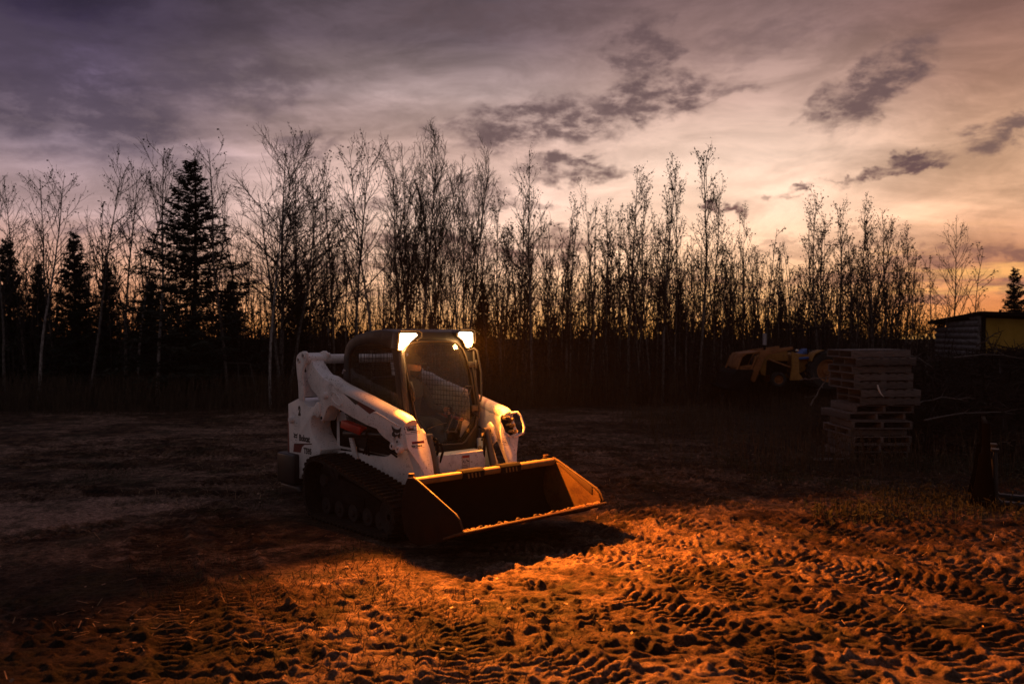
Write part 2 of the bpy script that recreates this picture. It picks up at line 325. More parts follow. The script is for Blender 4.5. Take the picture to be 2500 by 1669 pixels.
# ------------------------------------------------------------------ mesh helpers
def tag(o, label=None, cat=None, group=None, kind=None):
    if label: o['label'] = label
    if cat: o['category'] = cat
    if group: o['group'] = group
    if kind: o['kind'] = kind
    return o
def empty(name, loc=(0,0,0), rz=0, label=None, cat=None, group=None, kind=None):
    o = bpy.data.objects.new(name, None); col.objects.link(o)
    o.location = loc; o.rotation_euler = (0, 0, rz); o.empty_display_size = 0.2
    return tag(o, label, cat, group, kind)
def link_mesh(name, me, mtl, parent=None, smooth=False):
    if mtl is not None and not me.materials: me.materials.append(mtl)
    o = bpy.data.objects.new(name, me); col.objects.link(o)
    if parent: o.parent = parent
    if smooth:
        me.polygons.foreach_set('use_smooth', [True]*len(me.polygons))
    return o
class MB:
    def __init__(s): s.v = []; s.f = []
    def add(s, v, f):
        k = len(s.v); s.v += [tuple(map(float, p)) for p in v]; s.f += [tuple(i+k for i in q) for q in f]; return s
    def box(s, lo, hi, rot=None, piv=None):
        x0,y0,z0 = lo; x1,y1,z1 = hi
        v = [Vector(p) for p in ((x0,y0,z0),(x1,y0,z0),(x1,y1,z0),(x0,y1,z0),(x0,y0,z1),(x1,y0,z1),(x1,y1,z1),(x0,y1,z1))]
        if rot is not None:
            c = Vector(piv) if piv else sum(v, Vector())/8
            v = [rot @ (p-c) + c for p in v]
        return s.add(v, [(0,3,2,1),(4,5,6,7),(0,1,5,4),(1,2,6,5),(2,3,7,6),(3,0,4,7)])
    def prism(s, poly, a, b, axis='y'):
        """closed 2D outline pushed from a to b along an axis. axis y: (x,z); x: (y,z); z: (x,y)"""
        mk = {'y': lambda p, t: (p[0], t, p[1]), 'x': lambda p, t: (t, p[0], p[1]), 'z': lambda p, t: (p[0], p[1], t)}[axis]
        n = len(poly)
        v = [mk(p, a) for p in poly] + [mk(p, b) for p in poly]
        return s.add(v, [tuple(range(n)), tuple(range(2*n-1, n-1, -1))] + [(i, i+n, (i+1) % n + n, (i+1) % n) for i in range(n)])
    def ring(s, outer, inner, a, b, mk):
        """plate with a hole: outer and inner outlines with the same number of points"""
        n = len(outer); v = []
        for t in (a, b):
            v += [mk(p, t) for p in outer] + [mk(p, t) for p in inner]
        f = []
        for i in range(n):
            j = (i+1) % n
            f += [(i, j, j+n, i+n), (i+2*n, i+3*n, j+3*n, j+2*n), (i, i+2*n, j+2*n, j), (i+n, j+n, j+3*n, i+3*n)]
        return s.add(v, f)
    def tube(s, pts, r, n=10, cap=True, closed=False):
        pts = [Vector(p) for p in pts]; m = len(pts)
        rr = r if hasattr(r, '__len__') else [r]*m
        up = None; v = []
        for i, p in enumerate(pts):
            if closed: d = pts[(i+1) % m] - pts[i-1]
            else: d = pts[min(i+1, m-1)] - pts[max(i-1, 0)]
            d = d.normalized() if d.length > 1e-9 else Vector((0,0,1))
            if up is None:
                up = d.cross(Vector((0,0,1)))
                if up.length < 0.05: up = d.cross(Vector((1,0,0)))
            up = (up - d*up.dot(d)).normalized(); w = d.cross(up)
            for k in range(n):
                a = 2*math.pi*k/n
                v.append(p + (up*math.cos(a) + w*math.sin(a))*rr[i])
        f = []
        for i in range(m if closed else m-1):
            q = (i+1) % m
            for k in range(n):
                f.append((i*n+k, i*n+(k+1) % n, q*n+(k+1) % n, q*n+k))
        if cap and not closed: f += [tuple(range(n-1, -1, -1)), tuple(range((m-1)*n, m*n))]
        return s.add(v, f)
    def cyl(s, a, b, r, n=20, r2=None): return s.tube([a, b], [r, r if r2 is None else r2], n)
    def lathe(s, prof, c, axis=(0,1,0), n=28):
        """prof: (radius, offset along the axis)"""
        ax = Vector(axis).normalized(); u = ax.orthogonal().normalized(); w = ax.cross(u); c = Vector(c)
        v = []; m = len(prof)
        for (r, t) in prof:
            for k in range(n):
                a = 2*math.pi*k/n; v.append(c + ax*t + (u*math.cos(a)+w*math.sin(a))*max(r, 1e-4))
        f = [(i*n+k, i*n+(k+1) % n, (i+1)*n+(k+1) % n, (i+1)*n+k) for i in range(m-1) for k in range(n)]
        return s.add(v, f)
    def map(s, fn): s.v = [tuple(fn(p)) for p in s.v]; return s
    def build(s, name, mtl, parent=None, bevel=0.0, seg=2, smooth=False, ang=30, xf=None):
        me = bpy.data.meshes.new(name)
        me.from_pydata(s.v, [], s.f); me.update()
        bm = bmesh.new(); bm.from_mesh(me)
        bmesh.ops.recalc_face_normals(bm, faces=bm.faces)
        if bevel:
            ed = [e for e in bm.edges if len(e.link_faces) == 2 and e.calc_face_angle(0) > R(ang)]
            if ed: bmesh.ops.bevel(bm, geom=ed, offset=bevel, segments=seg, profile=0.5, affect='EDGES', clamp_overlap=True)
        bm.to_mesh(me); bm.free()
        if smooth or bevel:
            me.polygons.foreach_set('use_smooth', [True]*len(me.polygons))
            try: me.set_sharp_from_angle(angle=R(38))
            except Exception: pass
        return link_mesh(name, me, mtl, parent)
def mir(poly): return [(-a, b) for a, b in poly]

def text_mesh(name, s, size, mtl, parent, origin, ux, uy, xscale=1.0, bold=0.0, lift=0.0):
    cu = bpy.data.curves.new('lettering', 'FONT'); cu.body = s; cu.size = size
    cu.offset = bold; cu.extrude = 0.0006; cu.resolution_u = 3
    o = bpy.data.objects.new('lettering', cu); col.objects.link(o)
    dg = bpy.context.evaluated_depsgraph_get()
    me = bpy.data.meshes.new_from_object(o.evaluated_get(dg))
    bpy.data.objects.remove(o); bpy.data.curves.remove(cu)
    ux = Vector(ux).normalized(); uy = Vector(uy).normalized(); nz = ux.cross(uy)
    O = Vector(origin) + nz*lift
    for v in me.vertices: v.co = O + ux*v.co.x*xscale + uy*v.co.y + nz*v.co.z
    me.materials.clear(); me.name = name
    return link_mesh(name, me, mtl, parent)
# ================================================================== SKID STEER LOADER (local: x forward, y left, z up)
LX, LY, LYAW = -1.984, 9.952, -0.8188
_c, _s = math.cos(LYAW), math.sin(LYAW)
def _ray(px, py):
    a = (px-1250)/FPX; b = -(py-834.5)/FPX; cp, sp = math.cos(PITCH), math.sin(PITCH)
    d = (a, cp-b*sp, sp+b*cp)
    return ((-_c*LX-_s*LY, _s*LX-_c*LY, EYE), (_c*d[0]+_s*d[1], -_s*d[0]+_c*d[1], d[2]))
def S(px, py, y):                   # measured point on a vertical plane of the machine -> (x, z)
    o, d = _ray(px, py); t = (y-o[1])/d[1]
    return (o[0]+t*d[0], o[2]+t*d[2])
def D(px, py, x0, k, z0):           # measured point on a plane leaning in x -> (y, z)
    o, d = _ray(px, py); t = (x0+k*(z0-o[2])-o[0])/(d[0]+k*d[2])
    return (o[1]+t*d[1], o[2]+t*d[2])
def C3(x, y): return (680+.1913*x, 1020+.1913*y)

loader = empty('skid_steer_loader', (LX, LY, 0.0), LYAW,
    'white compact tracked loader with a rusty bucket and both cab lamps lit', 'loader')

# ---- chassis
b = MB()
b.prism([(.10,.34),(.10,1.02),(.75,1.02),(.95,.74),(1.62,.74),(1.9,.72),(2.02,.55),(2.0,.30),(1.8,.24),(.3,.26)], -.455, .455)
b.build('chassis', M['blackm'], loader, .01)
for s in (-1, 1):
    # painted side skirt above the track
    sk = [(.25,.62),(.27,.66),(.874,.685),(.965,.692),(1.189,.690),(1.488,.697),(1.60,.712),(1.68,.76),(1.80,.84),(1.98,.84),(2.10,.74),(2.19,.56),(2.10,.33),(1.9,.34),(1.7,.40),(1.2,.50),(.9,.52),(.4,.50)]
    MB().prism(sk, s*.457, s*.500).build('side_skirt', M['white'], loader, .012)
    # recess above the skirt: hatch, brace, label panels, hoses
    MB().prism([(.62,.70),(.62,1.05),(.70,1.10),(.98,1.06),(.99,.70)], s*.457, s*.490).build('hatch_surround', M['white'], loader, .01)
    MB().prism([(.70,.73),(.69,1.0),(.90,.98),(.93,.73)], s*.492, s*.498).build('hatch', M['blackm'], loader, .004)
    MB().prism([(.873,.985),(.925,.985),(1.09,.64),(1.02,.60)], s*.502, s*.53).build('brace', M['white'], loader, .006)
    MB().prism([(1.19,.835),(1.57,.79),(1.57,.705),(1.19,.715)], s*.458, s*.466).build('label_panel', M['label'], loader, .002)
    MB().prism([(1.02,.79),(1.15,.78),(1.15,.715),(1.02,.715)], s*.458, s*.466).build('label_panel', M['label'], loader, .002)
    # lift cylinder and its red lock bar
    lc = MB(); lc.cyl((1.02,s*.62,.90), (1.45,s*.62,.93), .042, 16); lc.cyl((1.45,s*.62,.93), (1.93,s*.62,.955), .024, 14)
    lc.build('lift_cylinder', M['black'], loader, smooth=True)
    MB().prism([(1.022,1.045),(1.39,.998),(1.36,.918),(1.00,.965)], s*.68, s*.60).build('arm_stop', M['red'], loader, .008)
    h = MB()
    for q in range(3):
        h.tube([(1.2+.2*q*.4, s*(.52+.02*q), .70), (1.3, s*.54, .80+.03*q), (1.6, s*.55, .86-.02*q), (1.85, s*.56, .80-.03*q)], .011, 8)
    h.build('hydraulic_hose', M['blackm'], loader, smooth=True)

# ---- rear towers
tower = [(-.027,1.156),(.209,1.231),(.313,1.209),(.397,1.159),(.43,1.15),(.485,1.148),(.555,1.169),(.598,1.216),(.65,1.21),(.666,1.088),(.623,1.041),(.555,1.067),(.50,1.045),(.476,1.00),(.476,.919),(.528,.835),(.698,.705),(.66,.65),(.55,.62),(.439,.585),(.35,.503),(.31,.40),(.27,.34),(.047,.34),(.0,.62)]
for s in (-1, 1):
    MB().prism(tower, s*.725, s*.47).build('rear_tower', M['white'], loader, .012)
    p = MB(); p.lathe([(0,.045),(.03,.045),(.038,.035),(.040,0)], (.09, s*.725, .985), (0, s, 0)); p.lathe([(.016,.046),(.016,.050),(0,.050)], (.09, s*.725, .985), (0,s,0))
    p.build('pivot_boss', M['white'], loader, smooth=True)
MB().prism([(-.06,.36),(-.085,.60),(-.085,1.0),(-.05,1.13),(-.03,1.13),(-.03,.36)], -.70, .70).build('tailgate', M['darkred'], loader, .015)
MB().prism([(-.03,.98),(-.03,1.15),(.30,1.23),(.72,1.25),(.74,1.02)], -.465, .465).build('engine_cover', M['blackm'], loader, .02)
for s in (-1, 1):
    b = MB(); b.box((-.15, s*.80, .27) if s > 0 else (-.15,-.80,.27), (.23, s*.60, .61) if s > 0 else (.23,-.60,.61))
    b.prism([(-.10,.12),(-.10,.27),(.30,.27),(.34,.2)], s*.60, s*.78)
    b.build('rear_bumper', M['black'], loader, .025, 3)

# ---- tracks
outer = [(.80,.670),(.70,.648),(.61,.595),(.555,.50),(.545,.38),(.55,.25),(.585,.12),(.65,.035),(.74,.002),(1.0,0),(1.35,0),(1.7,0),(2.0,.002),(2.13,.03),(2.22,.11),(2.262,.22),(2.245,.32),(2.17,.385),(2.05,.43),(1.9,.468),(1.67,.522),(1.4,.575),(1.1,.632),(.95,.660)]
def path_resample(poly, n):
    P = [Vector((p[0], p[1])) for p in poly]; P.append(P[0]); L = [0]
    for i in range(len(P)-1): L.append(L[-1]+(P[i+1]-P[i]).length)
    out = []
    for k in range(n):
        t = L[-1]*k/n
        i = max(j for j in range(len(L)-1) if L[j] <= t)
        f = (t-L[i])/(L[i+1]-L[i]); q = P[i].lerp(P[i+1], f); out.append(q)
    return out
NL = 56
rs = path_resample(outer, NL*4)
for s in (-1, 1):
    y0, y1 = (-.868, -.472) if s < 0 else (.472, .868)
    trk = empty('rubber_track', label=None); trk.parent = loader
    c = sum(rs, Vector((0,0)))/len(rs)
    nrm = []
    for i in range(len(rs)):
        t = (rs[(i+1) % len(rs)]-rs[i-1]).normalized(); nrm.append(Vector((t.y, -t.x)) if Vector((t.y,-t.x)).dot(rs[i]-c) > 0 else Vector((-t.y, t.x)))
    o1 = [(rs[i]-nrm[i]*.022) for i in range(len(rs))]; i1 = [(rs[i]-nrm[i]*.055) for i in range(len(rs))]
    b = MB(); b.ring([tuple(p) for p in o1], [tuple(p) for p in i1], y0, y1, lambda p, t: (p[0], t, p[1]))
    b.build('belt', M['rubber'], trk)
    b = MB()
    for k in range(NL):
        i = k*4; j = (i+2) % len(rs)
        for (ya, yb, off) in ((y0, y0+.185, 0), (y1-.185, y1, 2)):
            ii = (i+off) % len(rs); jj = (ii+2) % len(rs)
            a0, a1 = rs[ii]-nrm[ii]*.024, rs[jj]-nrm[jj]*.024; b0, b1 = rs[ii].lerp(rs[jj], .12), rs[ii].lerp(rs[jj], .88)
            b.prism([tuple(a0), tuple(b0), tuple(b1), tuple(a1)], ya, yb)
    b.build('tread_lug', M['rubber'], trk)
    ys = s*.84; yi = s*.50
    b = MB(); n = 15                      # drive sprocket
    spr = []
    for k in range(n*4):
        a = 2*math.pi*k/(n*4); r = .205 if k % 4 in (0, 1) else .178; spr.append((.82+r*math.cos(a), .40+r*math.sin(a)))
    b.prism(spr, s*.70, s*.66)
    b.lathe([(0,.10),(.06,.10),(.075,.08),(.075,.03),(.13,.03),(.14,0)], (.82, s*.68, .40), (0,s,0), 24)
    b.build('sprocket', M['steel'], trk, .003)
    b = MB(); b.lathe([(.03,.12),(.05,.12),(.06,.09),(.12,.08),(.165,.10),(.18,.10),(.18,-.10),(.16,-.1)], (2.055, s*.68, .215), (0,s,0), 30); b.build('idler', M['steel'], trk, smooth=True)
    for x in (.86, 1.12, 1.38, 1.64, 1.86):
        b = MB(); b.lathe([(.0,.10),(.03,.10),(.04,.085),(.085,.085),(.09,.075),(.09,.03),(.06,.03),(.06,-.03),(.09,-.03),(.09,-.08)], (x, s*.68, .145), (0,s,0), 22); b.build('roller', M['steel'], trk, smooth=True)
    b = MB(); b.prism([(.72,.22),(.75,.36),(1.15,.46),(1.6,.40),(1.95,.30),(1.98,.20),(1.8,.17),(.9,.17)], s*.76, s*.52)
    b.box((1.2, min(s*.78,s*.76), .23), (1.6, max(s*.78,s*.76), .33))
    b.build('track_frame', M['blackm'], trk, .012)

# ---- lift arms
gus = [(.374,1.74),(.465,1.631),(.58,1.544),(.667,1.493),(.726,1.468),(.837,1.437),(.928,1.371),(1.06,1.299),(1.108,1.254),(1.105,1.215),(1.088,1.190),(1.06,1.182),(.95,1.190),(.888,1.189),(.84,1.183),(.80,1.164),(.77,1.135),(.748,1.1),(.703,1.024),(.685,1.010),(.660,1.012),(.645,1.035),(.648,1.181),(.632,1.227),(.555,1.29),(.462,1.34),(.407,1.399),(.361,1.479),(.330,1.575),(.345,1.70)]
beam = [(.86,1.415),(.928,1.371),(1.108,1.335),(1.55,1.232),(2.10,1.105),(2.163,1.087),(2.235,.90),(2.23,.875),(2.16,.845),(1.99,.835),(1.95,.86),(1.93,.903),(1.827,.938),(1.761,.97),(1.704,1.012),(1.528,1.035),(1.252,1.096),(.945,1.173),(.80,1.20),(.75,1.28)]
flange_l = [(-.699,1.080),(-.690,1.104),(-.673,1.113),(-.565,1.113),(-.548,1.104),(-.538,1.085),(-.476,.94),(-.462,.848),(-.470,.72),(-.488,.595),(-.488,.44),(-.560,.44),(-.582,.595),(-.621,.706),(-.712,.872),(-.714,.905)]
def fx(z): return 2.150 + .40*(1.105-z)
for s in (-1, 1):
    arm = empty('lift_arm'); arm.parent = loader
    MB().prism(gus, s*.705, s*.545).build('gusset', M['white'], arm, .008)
    g2 = [(.90,1.325),(.96,1.315),(1.03,1.262),(1.065,1.225),(1.04,1.205),(.96,1.225),(.90,1.262),(.885,1.29)]
    g2o = [(.885,1.345),(.965,1.335),(1.045,1.275),(1.09,1.225),(1.05,1.188),(.955,1.208),(.885,1.25),(.868,1.29)]
    MB().ring(g2o, g2, s*.705, s*.713, lambda p, t: (p[0], t, p[1])).build('pressed_rim', M['white'], arm, .003)
    MB().prism(beam, s*.700, s*.550).build('beam', M['white'], arm, .010)
    MB().tube([(.70,s*.625,1.455),(.83,s*.625,1.425),(.93,s*.625,1.385),(1.05,s*.625,1.350),(1.55,s*.625,1.238),(2.12,s*.625,1.098),(2.165,s*.625,1.07)],
              [.06,.075,.078,.078,.078,.078,.074], 20).build('top_tube', M['white'], arm, smooth=True)
    # pressed bead along the side of the arm head
    MB().tube([(1.66,s*.703,1.168),(1.72,s*.703,1.172),(1.80,s*.703,1.152),(2.08,s*.703,1.072)], .009, 8).build('pressed_bead', M['white'], arm, smooth=True)
    MB().prism([(1.108,1.330),(1.694,1.190),(1.590,1.150)], s*.7008, s*.7022).build('stripe_decal', M['darkred'], arm)
    MB().prism([(1.108,1.330),(1.40,1.26),(1.34,1.225)], s*.7024, s*.7032).build('stripe_decal', M['ink'], arm)
    fl = [((p[0] if s < 0 else -p[0]), p[1]) for p in flange_l]
    b = MB(); b.prism(fl, 0, .018, 'x'); b.map(lambda p: (fx(p[2])+p[0]-.012, p[1], p[2])); b.build('head_plate', M['white'], arm, .006)
    # web behind the head plate
    w = [(2.04,1.05),(fx(1.09),1.09),(fx(.44),.44),(2.30,.40),(2.21,.60),(2.06,.84)]
    MB().prism(w, s*.56, s*.60).build('arm_leg', M['white'], arm, .006)
    for (x, z, r, ln) in ((1.975,.868,.033,.012), (2.125,.858,.037,.05)):
        b = MB(); b.lathe([(r*.45,-.02),(r*.45,ln),(r*.9,ln),(r,ln-.006),(r*1.08,0)], (x, s*.70, z), (0,s,0), 22); b.build('pivot_boss', M['white'], arm, smooth=True)
        b = MB(); b.lathe([(0,0),(r*.45,0)], (x, s*(.70+ln*.5), z), (0,s,0), 16); b.build('pin', M['blackm'], arm)
    for (x, z, r) in ((.775,1.290,.036),):
        b = MB(); b.lathe([(0,.042),(r*.55,.042),(r*.9,.038),(r,.03),(r,0)], (x, s*.705, z), (0,s,0), 22); b.build('pivot_boss', M['white'], arm, smooth=True)
    b = MB(); b.lathe([(.0,.004),(.014,.004),(.018,0)], (.672, s*.705, 1.045), (0,s,0), 16); b.build('pin', M['blackm'], arm)
    b = MB(); b.tube([(.86,s*.56,1.52),(.88,s*.56,1.56),(.91,s*.56,1.555)], .008, 8); b.build('hose_hook', M['galv'], arm)
    # rear link, two plates
    link = [(.231,1.631),(.236,1.672),(.258,1.708),(.31,1.738),(.374,1.755),(.427,1.754),(.456,1.735),(.462,1.70),(.455,1.66),(.40,1.590),(.373,1.54),(.364,1.479),(.37,1.42),(.381,1.375),(.39,1.215),(.29,1.215),(.285,1.30),(.272,1.416),(.245,1.53)]
    lk = empty('rear_link'); lk.parent = loader
    MB().prism(link, s*.765, s*.735).build('link_plate', M['white'], lk, .006)
    MB().prism(link, s*.515, s*.490).build('link_plate', M['white'], lk, .006)
    MB().prism([(.30,1.25),(.285,1.32),(.27,1.52),(.29,1.52),(.31,1.32),(.32,1.25)], s*.735, s*.515).build('link_web', M['white'], lk, .004)
    for (x, z, r) in ((.300,1.655,.030),(.405,1.705,.030)):
        b = MB(); b.lathe([(r*.72,-.005),(r*.72,.014),(r,.014),(r*1.06,0)], (x, s*.765, z), (0,s,0), 22); b.build('pivot_boss', M['white'], lk, smooth=True)
        b = MB(); b.lathe([(0,.002),(r*.72,.002)], (x, s*.765, z), (0,s,0), 18); b.build('pin', M['blackm'], lk)
        b = MB(); b.lathe([(0,.03),(r,.03),(r*1.1,0)], (x+.02, s*.49, z), (0,-s,0), 18); b.build('pivot_boss', M['white'], lk, smooth=True)
    b = MB(); b.tube([(.62,s*.60,1.235),(.72,s*.60,1.215)], .035, 14); b.build('pin', M['galv'], lk)
    # tilt cylinder in front
    tcy = MB(); tcy.cyl((2.115,s*.375,.945), (2.265,s*.365,.52), .036, 18); tcy.cyl((2.265,s*.365,.52), (2.31,s*.36,.36), .02, 14)
    tcy.lathe([(0,.04),(.03,.04),(.034,.0),(.03,-.04),(0,-.04)], (2.115,s*.375,.945), (0,1,0), 18)
    tcy.build('tilt_cylinder', M['trim'], loader, smooth=True)
    MB().prism([(2.02,.80),(2.05,1.00),(2.10,1.03),(2.15,.99),(2.20,.84),(2.12,.78)], s*.43, s*.455).build('cylinder_bracket', M['white'], loader, .006)
    hs = MB()
    hs.tube([(2.13,s*.33,.93),(2.16,s*.30,.90),(2.17,s*.30,.80),(2.13,s*.31,.70),(2.10,s*.34,.60)], .014, 10)
    hs.tube([(2.12,s*.31,.86),(2.19,s*.28,.87),(2.21,s*.27,.80),(2.17,s*.29,.66),(2.12,s*.30,.55)], .012, 10)
    hs.build('hydraulic_hose', M['blackm'], loader, smooth=True)
    for p0_, p1_ in (((2.13,s*.31,.92),(2.15,s*.30,.89)), ((2.10,s*.29,.79),(2.12,s*.29,.75))):
        MB().cyl(p0_, p1_, .02, 10).build('hose_fitting', M['brass'], loader, smooth=True)
MB().tube([(.40,-.735,1.665),(.40,-.50,1.665),(.40,.50,1.665),(.40,.735,1.665)], .052, 20).build('cross_tube', M['white'], loader, smooth=True)

# ---- lower front cross member, quick attach
b = MB(); b.box((2.13,-.30,.50),(2.19,.30,.755)); b.box((2.0,-.31,.73),(2.19,.31,.760))
b.build('front_crossmember', M['white'], loader, .012)
b = MB(); b.prism([(2.30,.25),(2.30,.55),(2.36,.60),(2.42,.58),(2.44,.25),(2.40,.20)], -.56, .56); b.build('attachment_plate', M['blackm'], loader, .01)
st = empty('warning_sticker'); st.parent = loader
MB().box((2.191,-.015,.585),(2.1925,.085,.735)).build('sticker_sheet', M['clabel'], st)
MB().box((2.1928,-.012,.708),(2.1935,.082,.732)).build('sticker_band', M['redink'], st)
b = MB()
for k in range(3): b.box((2.1928,-.005,.606+.014*k),(2.1934,.072-.01*k,.610+.014*k))
for (y, z) in ((.0,.675),(.018,.665),(.045,.68),(.062,.672)): b.box((2.1928,y,z-.012),(2.1934,y+.009,z+.012), Matrix.Rotation(.5*(y*50-1),3,'X'))
b.box((2.1928,-.014,.585),(2.1933,-.011,.705)); b.box((2.1928,.081,.585),(2.1933,.084,.705)); b.box((2.1928,-.011,.585),(2.1933,.081,.588))
b.build('sticker_print', M['ink'], st)

# ---- cab
cab = empty('cab'); cab.parent = loader
HW = .490
ZT, XT, KT = 1.97, 1.750, .1026
def cx(z): return XT + KT*(ZT-z)
sideO = [(cx(1.965),1.965),(1.50,1.985),(1.20,1.962),(.98,1.92),(.86,1.865),(.80,1.80),(.765,1.70),(.755,1.45),(.78,1.10),(.92,.76),(1.30,.72),(cx(.72),.72),(cx(1.15),1.15),(cx(1.6),1.6)]
sideI = [(1.655,1.795),(1.50,1.83),(1.20,1.84),(1.02,1.81),(.93,1.77),(.89,1.72),(.875,1.65),(.87,1.45),(.90,1.25),(1.02,1.12),(1.30,1.02),(1.76,.98),(1.765,1.20),(1.71,1.55)]
for s in (-1, 1):
    MB().ring(sideO, sideI, s*HW, s*(HW-.045), lambda p, t: (p[0], t, p[1])).build('side_frame', M['black'], cab, .012)
    MB().prism(sideI, s*(HW-.012), s*(HW-.018)).build('side_glass', M['sglass'], cab)
    b = MB(); y = s*(HW-.040)
    for k in range(17):
        x = .90+k*.052; b.cyl((x,y,1.04),(x,y,1.80),.0028,4)
    for k in range(15):
        z = 1.06+k*.052; b.cyl((.89,y,z),(1.72,y,z),.0028,4)
    b.build('side_mesh', M['black'], cab)
b = MB(); rf = [(cx(1.93),1.93),(cx(1.965),1.968),(1.50,1.992),(1.20,1.970),(.98,1.926),(.86,1.87),(.80,1.80),(.84,1.79),(.90,1.83),(1.02,1.875),(1.22,1.915),(1.50,1.935)]
b.prism(rf, -.478, .478); b.build('roof', M['black'], cab, .015, 3)
# rear wall with a mesh window
b = MB()
ro = [(-.44,.95),(.44,.95),(.44,1.84),(.30,1.87),(-.30,1.87),(-.44,1.84)]; ri = [(-.34,1.15),(.34,1.15),(.34,1.72),(.28,1.76),(-.28,1.76),(-.34,1.72)]
b.ring(ro, ri, .80, .84, lambda p, t: (t, p[0], p[1])); b.build('rear_frame', M['black'], cab, .006)
b = MB()
for k in range(14): b.cyl((.85,-.33+k*.0508,1.15),(.85,-.33+k*.0508,1.76),.003,4)
for k in range(12): b.cyl((.85,-.34,1.17+k*.0508),(.85,.34,1.17+k*.0508),.003,4)
b.build('rear_mesh', M['black'], cab)
MB().box((.80,-.44,.56),(1.84,.44,.60)).build('cab_floor', M['blackm'], cab)
# front frame, raked
din = [(-.21,1.868),(.136,1.868),(.26,1.845),(.33,1.785),(.37,1.70),(.42,1.53),(.458,1.245),(.472,1.08),(.433,.966),(.285,.82),(.236,.801),(-.01,.809),(-.077,.833),(-.238,.935),(-.325,1.083),(-.385,1.40),(-.435,1.69),(-.432,1.77),(-.36,1.846)]
dout = [(-.21,1.965),(.136,1.965),(.33,1.965),(.46,1.945),(.485,1.75),(.488,1.53),(.488,1.245),(.488,1.08),(.488,.9),(.40,.72),(.25,.70),(0,.70),(-.1,.70),(-.30,.72),(-.488,.95),(-.488,1.40),(-.488,1.69),(-.475,1.93),(-.38,1.963)]
rake = lambda dxx: (lambda p, t: (cx(p[1])+t+dxx, p[0], p[1]))
MB().ring(dout, din, 0, -.05, rake(.012)).build('front_frame', M['black'], cab, .008)
door = empty('door'); door.parent = cab       # cab > door is one level; its pieces are meshes below
door.name = 'front_door'
door.parent = loader
MB().prism(din, .006, .000, 'x').map(lambda p: (cx(p[2])+.004+p[0], p[1], p[2])).build('windscreen', M['glass'], door)
MB().tube([(cx(z)+.018, y, z) for y, z in din], .0095, 8, closed=True).build('door_rim', M['rim'], door, smooth=True)
inn = [(y*.90-.003, 1.335+(z-1.335)*.93) for y, z in din]
MB().ring(din, inn, 0, -.02, rake(.0)).build('door_frame', M['blackm'], door)
# posts at the front corners
MB().tube([(cx(1.80)+.030,-.470,1.80),(cx(1.77)+.032,-.470,1.77),(cx(1.4)+.032,-.462,1.40),(cx(1.05)+.03,-.445,1.05),(cx(.95)+.02,-.435,.95)], [.020,.028,.028,.026,.02], 14).build('corner_post', M['trim'], cab, smooth=True)
MB().tube([(cx(1.80)+.02,.478,1.80),(cx(1.4)+.02,.482,1.40),(cx(1.05)+.02,.484,1.05)], .014, 12).build('corner_post', M['trim'], cab, smooth=True)
# door handle and latch at the left of the picture
b = MB(); b.box((cx(1.43)+.015,-.405,1.385),(cx(1.43)+.04,-.365,1.47)); b.tube([(cx(1.46)+.03,-.385,1.465),(cx(1.40)+.055,-.375,1.40),(cx(1.3)+.055,-.365,1.31),(cx(1.27)+.03,-.36,1.275)], .013, 10)
b.build('door_handle', M['trim'], door, .006)
# hinges, gas strut on the other side
for z in (1.62, 1.16):
    b = MB(); b.box((cx(z)+.02,.385,z-.03),(cx(z)+.05,.475,z+.03)); b.cyl((cx(z)+.045,.48,z-.045),(cx(z)+.045,.48,z+.045),.016,12); b.build('hinge', M['trim'], door, .006)
b = MB(); b.cyl((cx(1.60)+.05,.425,1.60),(cx(1.42)+.05,.450,1.42),.009,10); b.cyl((cx(1.42)+.05,.450,1.42),(cx(1.12)+.05,.485,1.12),.016,12); b.build('gas_strut', M['trim'], door, smooth=True)
b = MB(); w1, w2 = (cx(1.396)+.05,.311,1.396), (cx(1.392)+.05,.397,1.392); w3, w4 = (cx(.94)+.04,.029,.945), (cx(.935)+.04,.14,.935)
b.tube([w1, w3], .0048, 6); b.tube([w2, w4], .0048, 6); b.tube([w1, w2], .007, 6); b.tube([w3, w4], .006, 6)
b.lathe([(0,.02),(.018,.02),(.02,0)], w3, (1,0,0), 12); b.lathe([(0,.02),(.014,.02),(.016,0)], w4, (1,0,0), 12)
b.build('wiper', M['trim'], door, smooth=True)
MB().tube([(cx(.93)+.02,-.21,.985),(cx(.97)+.018,-.06,1.02),(cx(.99)+.018,.05,1.03)], .004, 6).build('wiper_blade', M['rim'], door)
b = MB(); b.prism([(.26,.87),(.30,1.02),(.33,1.04),(.42,1.0),(.40,.94),(.29,.84)], cx(.95)-.03, cx(.95)-.036, 'x'); b.build('information_card', M['clabel'], cab)
b = MB(); b.tube([(1.790,.40,1.775),(1.83,.455,1.790),(1.84,.485,1.765),(1.845,.50,1.70),(1.86,.525,1.53),(1.885,.51,1.28),(1.885,.495,1.235),(1.86,.47,1.225)], .012, 10); b.build('grab_rail', M['trim'], cab, smooth=True)
b = MB()
for k in range(3): b.cyl((cx(1.15)+.03,.40+.02*k,1.12-.015*k),(cx(1.12)+.06,.44,1.08),.012,8)
b.build('latch_fitting', M['black'], cab)

